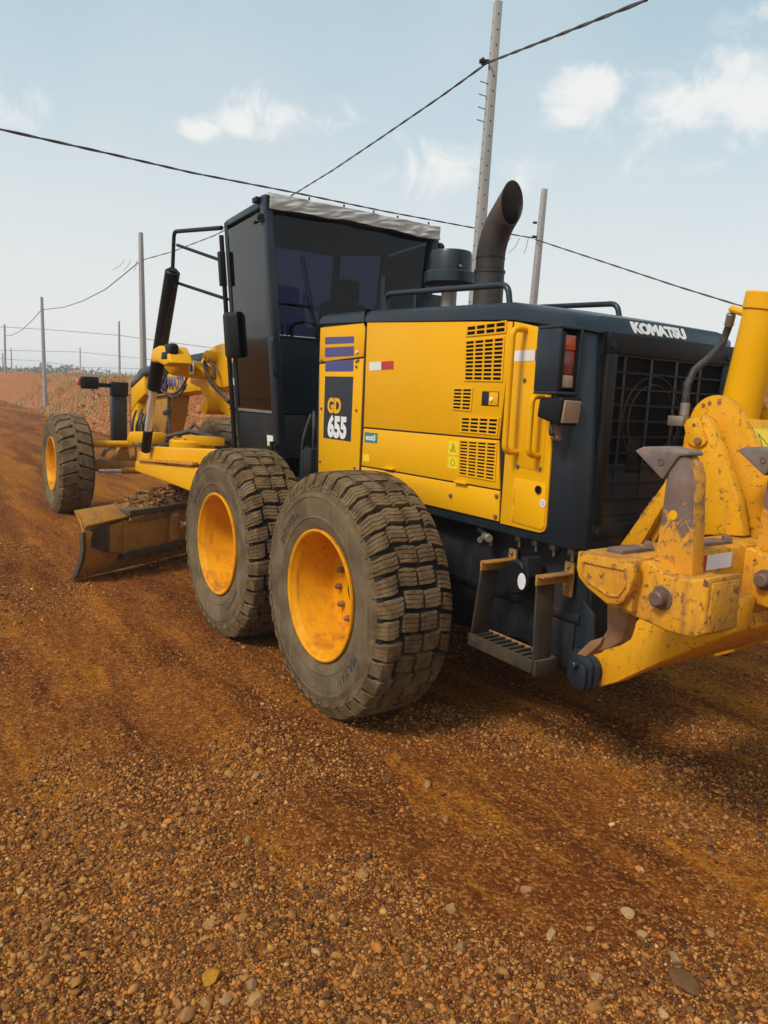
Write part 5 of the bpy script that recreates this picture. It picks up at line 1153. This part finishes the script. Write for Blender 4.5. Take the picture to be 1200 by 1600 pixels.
# towers
for s in (1, -1):
    y_ = s*.22
    b = B(); b.prism([(p[0], y_, p[2]) for p in ((-2.21,0.22,1.592), (-2.219,0.22,1.683), (-2.248,0.22,1.726), (-2.296,0.22,1.742), (-2.335,0.22,1.725), (-2.403,0.22,1.607), (-2.494,0.22,1.428), (-2.547,0.22,1.253), (-2.359,0.22,1.225), (-2.272,0.22,1.427))], (0, -s*.05, 0), .008); b.done('tower_plate', m_yelm, rp_)
    b = B(); b.prism([(p[0], y_+s*(.014), p[2]) for p in ((-2.218,0.235,1.691), (-2.231,0.235,1.72), (-2.285,0.235,1.736), (-2.337,0.235,1.635), (-2.33,0.235,1.618), (-2.305,0.235,1.602), (-2.277,0.235,1.603), (-2.246,0.235,1.617))], (0, -s*.0135, 0), .004); b.done('pin_keeper', m_yelm, rp_)
    q = (-2.299,0.24,1.629); B().cyl((q[0], y_, q[2]), (q[0], y_+s*.028, q[2]), .016, 14, .003).done('bolt', m_rust2, rp_)
    q = (-2.269,0.24,1.696); B().cyl((q[0], y_, q[2]), (q[0], y_+s*.016, q[2]), .008, 8).done('grease_fitting', m_rust, rp_)
q = (-2.282,0.2,1.676); B().cyl((q[0], -.21, q[2]), (q[0], .21, q[2]), .045, 28).done('pivot_pin', m_yel, rp_)
q2_ = (q[0], q[1], q[2]); B().cyl((q[0], .055, q[2]), (q[0], .068, q[2]), .049, 28).done('seal_ring', m_blk, rp_)
b = B(); b.lathe([(.09,.0005),(.09,.060),(.10,.066),(.125,.066),(.13,.060)], 'Y', 28, (q[0],0,q[2])); b.done('link_boss', m_yel, rp_)
# cylinder bracket with round side plates that runs down behind
dc = Vector((-2.297,0.13,1.705))
for s_ in (1, -1):
    pts = [(dc.x+.125*math.cos(R(a)), dc.z+.125*math.sin(R(a))) for a in range(-30, 200, 12)]
    rear = [(-2.411,0.13,1.771), (-2.515,0.13,1.616), (-2.61,0.13,1.427), (-2.663,0.13,1.263), (-2.487,0.13,1.231)]
    b = B(); b.prism([(x_, s_*.13, z_) for x_, z_ in pts+[(p[0], p[2]) for p in rear]], (0, -s_*.028, 0), .006); b.done('bracket_plate', m_yelm, rp_)
    for a, rr in ((98,.095),(70,.095),(52,.10),(-5,.105)):
        B().cyl((dc.x+rr*math.cos(R(a)), s_*.129, dc.z+rr*math.sin(R(a))), (dc.x+rr*math.cos(R(a)), s_*.134, dc.z+rr*math.sin(R(a))), .009, 10).done('bolt', m_rust2, rp_)
ra, rb_ = (-2.433,0.13,1.732), (-2.621,0.13,1.402)
b = B(); b.hexa([(ra[0]+.012,-.10,ra[2]),(ra[0]+.012,.10,ra[2]),(ra[0]+.04,.10,ra[2]),(ra[0]+.04,-.10,ra[2])],[(rb_[0]+.012,-.10,rb_[2]),(rb_[0]+.012,.10,rb_[2]),(rb_[0]+.04,.10,rb_[2]),(rb_[0]+.04,-.10,rb_[2])],.003); b.done('bracket_cover', m_yelm, rp_)
rc = .085
hy = empty('ripper_cylinder', G)
d_ = Vector((.035,0,.62)).normalized(); c1 = Vector((-2.315,0,1.66)); c2 = Vector((-2.400,0,2.268))
b = B(); b.cyl(c1, c2, rc-.001, 40, .004); b.done('barrel', m_yel, hy)
b = B(); b.cyl(c2-(c2-c1).normalized()*.075, c2, rc+.006, 40, .005); b.done('cylinder_cap', m_yel, hy)
b = B(); b.cyl((-2.30,-.12,1.69), (-2.30,.12,1.69), .035, 20, .004); b.box(-2.42,-2.34,-.06,.07,1.615,1.655,.01); b.done('trunnion', m_yel, hy)
q = (-2.267,0.06,2.179); b = B(); b.tube([(c2.x+.03,.05,2.17), Vector((-2.22,-0.026,2.204))+Vector((0,0,.012))], .016, 10); b.done('port', m_yel, hy)
hs = [(-2.22,-0.027,2.196), (-2.2,-0.046,2.137), (-2.18,-0.042,2.063), (-2.17,0.042,1.989), (-2.16,0.114,1.939), (-2.15,0.14,1.875), (-2.15,0.142,1.804), (-2.15,0.14,1.761)]
B().tube(hs, .0165, 12).done('hydraulic_hose', m_hose, hy)
B().cyl(hs[0], Vector(hs[0]).lerp(Vector(hs[1]), .9), .020, 12, .003).done('hose_fitting', m_steel, hy)
B().cyl(Vector(hs[-1])+Vector((0,0,.03)), Vector(hs[-1])-Vector((0,0,.03)), .021, 12, .003).done('hose_fitting', m_steel, hy)
q = Vector(hs[-1]); B().box(q.x-.02, q.x+.06, q.y-.03, q.y+.035, q.z-.075, q.z-.03, .003).done('hose_block', m_steel, hy)
# stamped brace between tower head and beam
b = B(); b.prism([(-1.965,0.27,1.108), (-2.17,0.27,1.425), (-2.248,0.27,1.595), (-2.287,0.27,1.584), (-2.261,0.27,1.484), (-2.098,0.27,1.163), (-2.08,0.27,1.13)], (0,-.04,0), .004); br = b.done('upper_link', m_yelm, rp_)
B().prism([(-2.056,0.225,1.128), (-2.222,0.225,1.444), (-2.254,0.225,1.468), (-2.122,0.225,1.141)], (0,-.10,0), .004).done('link_side', m_yelw, rp_)
qa = Vector((-2.049,0.272,1.227)); qb = Vector((-2.156,0.272,1.391)); mid = (qa+qb)/2
text_on('stamped_number', 'SB 765 3357', .024, (mid.x, .2704, mid.z), (qb-qa), Vector((qb-qa)).cross(Vector((0,1,0))) * -1, m_ydirt, rp_, .0004, .0003)
# warning label on the bracket cover
va, vb = Vector((ra[0]+.0105, 0, ra[2])), Vector((rb_[0]+.0105, 0, rb_[2])); dv = (vb-va); wl0, wl1 = va+dv*.12, va+dv*.50
B().prism([(wl0.x,.075,wl0.z),(wl0.x,-.03,wl0.z),(wl1.x,-.03,wl1.z),(wl1.x,.075,wl1.z)], (-.0012,0,0)).done('warning_label', m_ystk, rp_, 0)
f1, f2 = va+dv*.18-Vector((.002,0,0)), va+dv*.44-Vector((.002,0,0))
B().tube([(f2.x,.065,f2.z),(f2.x,-.02,f2.z),(f1.x,.055,f1.z),(f2.x,.065,f2.z)], .0016, 6).done('warning_triangle', m_dark, rp_)

# ================================================================== POLES AND CABLES
def pole(base, top, w0, w1, holes, label, square=True, cat='utility pole', rot=.35, fade=None):
    bx, by_ = base[0], base[1]; z0 = base[2]; H_ = top[2]-z0
    e = empty('utility_pole', None, (bx, by_, z0)); tag(e, label, cat, 'poles along the power lines')
    dx, dy = top[0]-bx, top[1]-by_
    def at(z): return Vector((dx*z/H_, dy*z/H_, z))
    b = B(); lo = []; hi__ = []
    n = 4 if square else 12
    for k in range(n):
        a = rot+2*math.pi*(k+.5)/n; f_ = 1.414 if square else 1
        lo.append((math.cos(a)*w0/2*f_, math.sin(a)*w0/2*f_, -.3)); p_ = at(H_); hi__.append((p_.x+math.cos(a)*w1/2*f_, p_.y+math.sin(a)*w1/2*f_, H_))
    b.hexa(lo, hi__, .012 if square else 0); b.done('shaft', m_conc, e)
    if holes:
        b = B()
        for s_ in range(4):
            a = rot+math.pi/2*s_; nrm = Vector((math.cos(a), math.sin(a), 0))
            z_ = .8+(.1 if s_ % 2 else 0)
            while z_ < H_-.12:
                c = at(z_)+nrm*((w0+(w1-w0)*z_/H_)/2); b.cyl(c-nrm*.01, c+nrm*.0016, .0125, 8); z_ += .20
        o = b.done('bolt_holes', m_dark, e, 0)
    return e, at
pA, atA = pole((4.62,-4.16,0.6), (4.53,-4.25,7.28), .175, .100, True, 'tall perforated concrete pole with cable bolts, rising behind the exhaust pipe', rot=R(75))
b = B(); H_A = 6.68
c = atA(5.90); nd = Vector((-.25,.97,0)).normalized(); rtv = Vector((.85,.25,0))
side = Vector((.55,.83,0)).normalized()
b.cyl(c+side*.06, c+side*.20, .03, 12, .006); b.cyl(c+side*.13, c+side*.17, .05, 12, .006); b.done('insulator', m_blk, pA)
for k in range(4):
    c = atA(5.62-.17*k); b = B(); b.cyl(c+side*.05+Vector((0,0,-.01)), c+side*.17+Vector((0,0,.02)), .008, 8); b.done('bolt', m_steel, pA)
pB, atB = pole((10.5,-11.0,1.5), (10.42,-11.14,7.18), .19, .125, True, 'perforated concrete pole standing right of the exhaust, beyond the engine hood', rot=R(80))
b = B(); c = atB(4.5); sd2 = Vector((.55,.83,0)).normalized(); b.cyl(c+sd2*.08, c+sd2*.2, .035, 10, .005); b.cyl(c+sd2*.1+Vector((0,0,.35)), c+sd2*.2+Vector((0,0,.35)), .03, 10); b.done('insulator', m_blk, pB)
pC, atC = pole((23.6,-4.78,.7), (23.66,-4.68,7.11), .20, .125, True, 'thick grey concrete pole rising behind the lift cylinder of the grader', rot=R(20))
pD, atD = pole((45.07,-4.98,.2), (45.08,-4.91,6.69), .26, .17, False, 'round grey pole on the bank edge left of the front wheel', square=False)
pE, _ = pole((80.12,-7.1,.3), (80.11,-7.19,7.18), .26, .18, False, 'second pole from the left edge, farther down the road', square=False)
pF, _ = pole((174.4,-18.2,1.0), (174.4,-18.2,7.3), .30, .24, False, 'faint thin pole at the very left edge of the view', square=False)
pG, _ = pole((144.5,-16.0,1.0), (144.5,-16.0,7.33), .28, .2, False, 'thin distant pole just right of the second pole from the left edge', square=False)
pH, _ = pole((142.6,-27.1,2.0), (142.65,-27.13,8.2), .26, .2, False, 'thin distant pole above the headlamp mast bracket', square=False)
pI, _ = pole((71.3,-16.0,1.6), (71.35,-16.0,7.79), .24, .18, False, 'slim pole on the bank between headlamp mast and lift cylinder', square=False)
def cable(name, pts, sag, r_, label, mat=m_cable, twist=True, n=60, grp=None):
    e_ = B(); P = [Vector(p) for p in pts]; out = []
    for a, c in zip(P, P[1:]):
        for k in range(n):
            t_ = k/n; p = a.lerp(c, t_); p.z -= sag*4*t_*(1-t_)*((a-c).length/30)**1; out.append(p)
    out.append(P[-1])
    if twist:
        fine = []
        L = 0
        seq = []
        for a, c in zip(out, out[1:]):
            m_ = max(1, int((c-a).length/.09))
            for k in range(m_): seq.append(a.lerp(c, k/m_))
        seq.append(out[-1])
        for ph in (0, math.pi):
            q = []; L = 0
            for i, p in enumerate(seq):
                if i: L += (p-seq[i-1]).length
                d = (seq[min(i+1, len(seq)-1)]-seq[max(i-1, 0)]).normalized(); u = d.cross(Vector((0,0,1))).normalized(); v = u.cross(d); an = L*2*math.pi/1.1+ph
                q.append(p+(u*math.cos(an)+v*math.sin(an))*r_*.62)
            e_.tube(q, r_, 5)
    else: e_.tube(out, r_, 5)
    o = e_.done(name, mat, None, 60); tag(o, label, 'cable', 'cables strung between the poles'); return o
CA = (4.72,-4.02,6.50); CB = (10.62,-10.9,5.98)
cable('power_cable', [(0.234,-2.201,5.066), (1.99,-3.029,5.653), (4.552,-4.146,6.468)], 0.0, .011, 'twisted cable from the tall pole to the top right of the picture', n=20)
cable('power_cable', [(4.552,-4.146,6.468), (6.181,-4.58,6.599), (8.547,-5.022,6.674), (11.307,-5.466,6.722), (14.242,-5.891,6.798), (17.273,-6.246,6.904), (20.06,-6.029,6.682), (22.392,-5.419,6.4), (23.659,-4.68,6.156)], 0.0, .011, 'twisted cable from the tall pole down to the thick pole behind the lift cylinder', n=12)
cable('power_cable', [(23.659,-4.68,6.156), (26.219,-4.79,5.982), (29.793,-4.922,5.748), (34.88,-5.085,5.689), (39.962,-5.17,5.762), (45.087,-4.892,5.954)], 0, .018, 'sagging cable between thick pole and round pole on the bank', n=8, twist=False)
cable('power_cable', [(45.087,-4.892,5.954), (53.078,-5.574,5.848), (63.074,-6.329,5.743), (73.091,-6.877,5.806), (80.112,-7.155,6.06)], 0, .022, 'sagging cable between round pole and the pole nearest the left edge', n=6, twist=False)
cable('power_cable', [(5.006,2.366,4.343), (5.267,1.982,4.419), (6.332,0.592,4.699), (7.455,-0.899,4.986), (8.405,-3.032,5.271), (9.522,-5.724,5.585), (10.219,-8.825,5.826), (10.487,-10.93,5.957)], 0, .011, 'twisted cable crossing the whole sky from left edge to the smaller perforated pole', n=14)
cable('power_cable', [(10.452,-10.966,5.926), (8.282,-10.839,5.155), (5.759,-10.568,4.268), (4.32,-10.339,3.791), (3.148,-10.106,3.429)], 0, .012, 'cable from the smaller perforated pole running down right behind the ripper cylinder', n=12)
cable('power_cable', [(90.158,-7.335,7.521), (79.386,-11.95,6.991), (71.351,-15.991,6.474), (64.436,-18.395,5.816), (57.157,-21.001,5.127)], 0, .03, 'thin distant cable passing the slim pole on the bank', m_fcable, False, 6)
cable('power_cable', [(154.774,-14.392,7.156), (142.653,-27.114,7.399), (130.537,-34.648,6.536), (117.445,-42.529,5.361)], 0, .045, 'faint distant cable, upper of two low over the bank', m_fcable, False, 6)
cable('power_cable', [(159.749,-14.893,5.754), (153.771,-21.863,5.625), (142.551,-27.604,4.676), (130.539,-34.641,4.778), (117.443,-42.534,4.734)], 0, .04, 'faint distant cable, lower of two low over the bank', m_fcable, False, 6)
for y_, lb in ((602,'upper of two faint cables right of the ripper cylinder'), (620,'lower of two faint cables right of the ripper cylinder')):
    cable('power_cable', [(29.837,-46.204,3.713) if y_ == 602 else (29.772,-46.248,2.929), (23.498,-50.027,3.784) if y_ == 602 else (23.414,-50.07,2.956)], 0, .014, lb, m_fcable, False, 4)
# wire ties
for P0, e_ in (((10.425,-10.85,5.921), pB), ((23.569,-4.632,6.139), pC)):
    b = B(); P0 = Vector(P0)
    for k in range(3):
        o_ = Vector((.12*k+.05,.18*k+.1,0)); b.tube([P0+o_, P0+o_*1.3-Vector((0,0,.22)), P0+o_*1.8-Vector((0,0,.38))], .008, 5)
    o = b.done('wire_tail', m_steel, e_, 0); o.location = -Vector(e_.location)

# ================================================================== FAR VEGETATION AND EXCAVATOR
def leafmass(name, centres, n, leaf, col, seed):
    rg = np.random.default_rng(seed); V = []; k = 0
    P = []; S = []
    for (c, rx, ry, rz_) in centres:
        d = rg.normal(0, 1, (n, 3)); d /= np.linalg.norm(d, axis=1)[:, None]; r_ = rg.random(n)**.4
        lump = .7+.6*vn(d[:, 0]*2.2+c[0], d[:, 2]*2.2+d[:, 1]*2, seed); P.append(np.array(c)+d*(r_*lump)[:, None]*np.array([rx, ry, rz_])); S.append(rg.uniform(.6, 1.3, n)*leaf)
    P = np.concatenate(P); S = np.concatenate(S); m_ = len(P)
    a = rg.normal(0, 1, (m_, 3)); a /= np.linalg.norm(a, axis=1)[:, None]; b_ = np.cross(a, rg.normal(0, 1, (m_, 3))); b_ /= np.linalg.norm(b_, axis=1)[:, None]
    V = np.stack([P+a*S[:, None], P+b_*S[:, None]*.6, P-a*S[:, None], P-b_*S[:, None]*.6], 1).reshape(-1, 3); F = np.arange(m_*4).reshape(-1, 4)
    return V, F
m_leaf = paint('hazed_foliage', (.24,.25,.18), .9, dust=(.20,.17,.10), dust_amt=.6, dust_scale=.5, var=.35, bump=0)  # leaf colour lightened to put distance haze into it
m_grass = paint('dry_grass', (.40,.31,.13), .95, dust=(.30,.24,.1), dust_amt=.5, dust_scale=1, var=.3, bump=0)
rgv = np.random.default_rng(31); cs = []
for k in range(46):
    d_ = 190+rgv.uniform(-25, 25); px_ = k/46; ang = math.radians(-33.8)+math.radians(27.5-px_*14)+rgv.normal(0, .003)
    h_ = rgv.uniform(1.2, 2.8)*(1 if k < 26 else .45); cs.append(((-4.3+d_*math.cos(ang), 3.2+d_*math.sin(ang), 2.1+h_*.35), rgv.uniform(2, 4.5), rgv.uniform(2, 4.5), h_))
V, F = leafmass('treeline', cs, 420, .42, None, 5)
tag(np_mesh('treeline', V, F, m_leaf), 'hazy line of low trees along the horizon at left', 'trees', kind='stuff')
# dry grass tufts on the bank shoulder
n = 5000; gx_ = 26+rgv.random(n)*34; gy_ = -3.9-rgv.random(n)*5.5; kp = fbm(gx_*.35, gy_*.5, 91, 3) > .52; gx_, gy_ = gx_[kp], gy_[kp]; gz_ = bank_h(gx_, gy_); n = len(gx_)
hh = rgv.uniform(.12, .35, n); an = rgv.uniform(0, 6.28, n); ww = .03
V = np.stack([np.stack([gx_-ww*np.cos(an), gy_-ww*np.sin(an), gz_-.03], -1), np.stack([gx_+ww*np.cos(an), gy_+ww*np.sin(an), gz_-.03], -1), np.stack([gx_+rgv.normal(0, .07, n), gy_+rgv.normal(0, .07, n), gz_+hh], -1)], 1).reshape(-1, 3)
tag(np_mesh('dry_grass', V, np.arange(n*3).reshape(-1, 3), m_grass), 'dry yellow grass growing on the dirt bank', 'grass', kind='stuff')
# tiny excavator far beyond the bank
ex = empty('excavator', None, (143.027,-25.239,2.478)); tag(ex, 'tiny orange excavator far away on the horizon beside the headlamp mast', 'excavator')
dirr = Vector((math.cos(yaw-R(90)), math.sin(yaw-R(90)), 0)); m_org = paint('orange_paint', (.40,.16,.06), .6)
def exq(a, z): return dirr*a+Vector((0,0,z))
b = B(); b.prism([exq(1.6,-.6), exq(3.6,-.6), exq(3.6,.9), exq(2.6,1.6), exq(1.6,1.4)], Vector((1.5,1.5,0)), .05); b.done('body', m_org, ex)
b = B(); b.tube([exq(1.8,.4), exq(.8,1.0), exq(-.2,.9)], [.22,.2,.16], 8); b.done('boom', m_org, ex)
b = B(); b.tube([exq(-.2,1.0), exq(-.9,.1)], [.14,.1], 8); b.done('arm', m_org, ex)
b = B(); b.prism([exq(-1.2,-.2), exq(-.6,.1), exq(-.7,-.5), exq(-1.1,-.5)], Vector((.5,.5,0)), .03); b.done('bucket', m_grd, ex)
b = B(); b.box(-1,2.5,-1,1,-1.4,-.65,.1); b.done('tracks', m_blk, ex)

# thin dusty air over the site
b = B(); b.box(-900, 900, -900, 900, -1.5, 9); hzm = bpy.data.materials.new('dusty_air'); hzm.use_nodes = True; t = NT(hzm.node_tree); hzm.node_tree.nodes.clear()
pv = t.n('ShaderNodeVolumePrincipled', inp={'Color': (.97,.98,.985,1), 'Density': .0017, 'Anisotropy': .2})
t.n('ShaderNodeOutputMaterial', inp={'Volume': pv.outputs[0]})
o = b.done('haze', hzm, None, 0); tag(o, 'thin pale dusty air over the whole site', 'haze', kind='stuff')
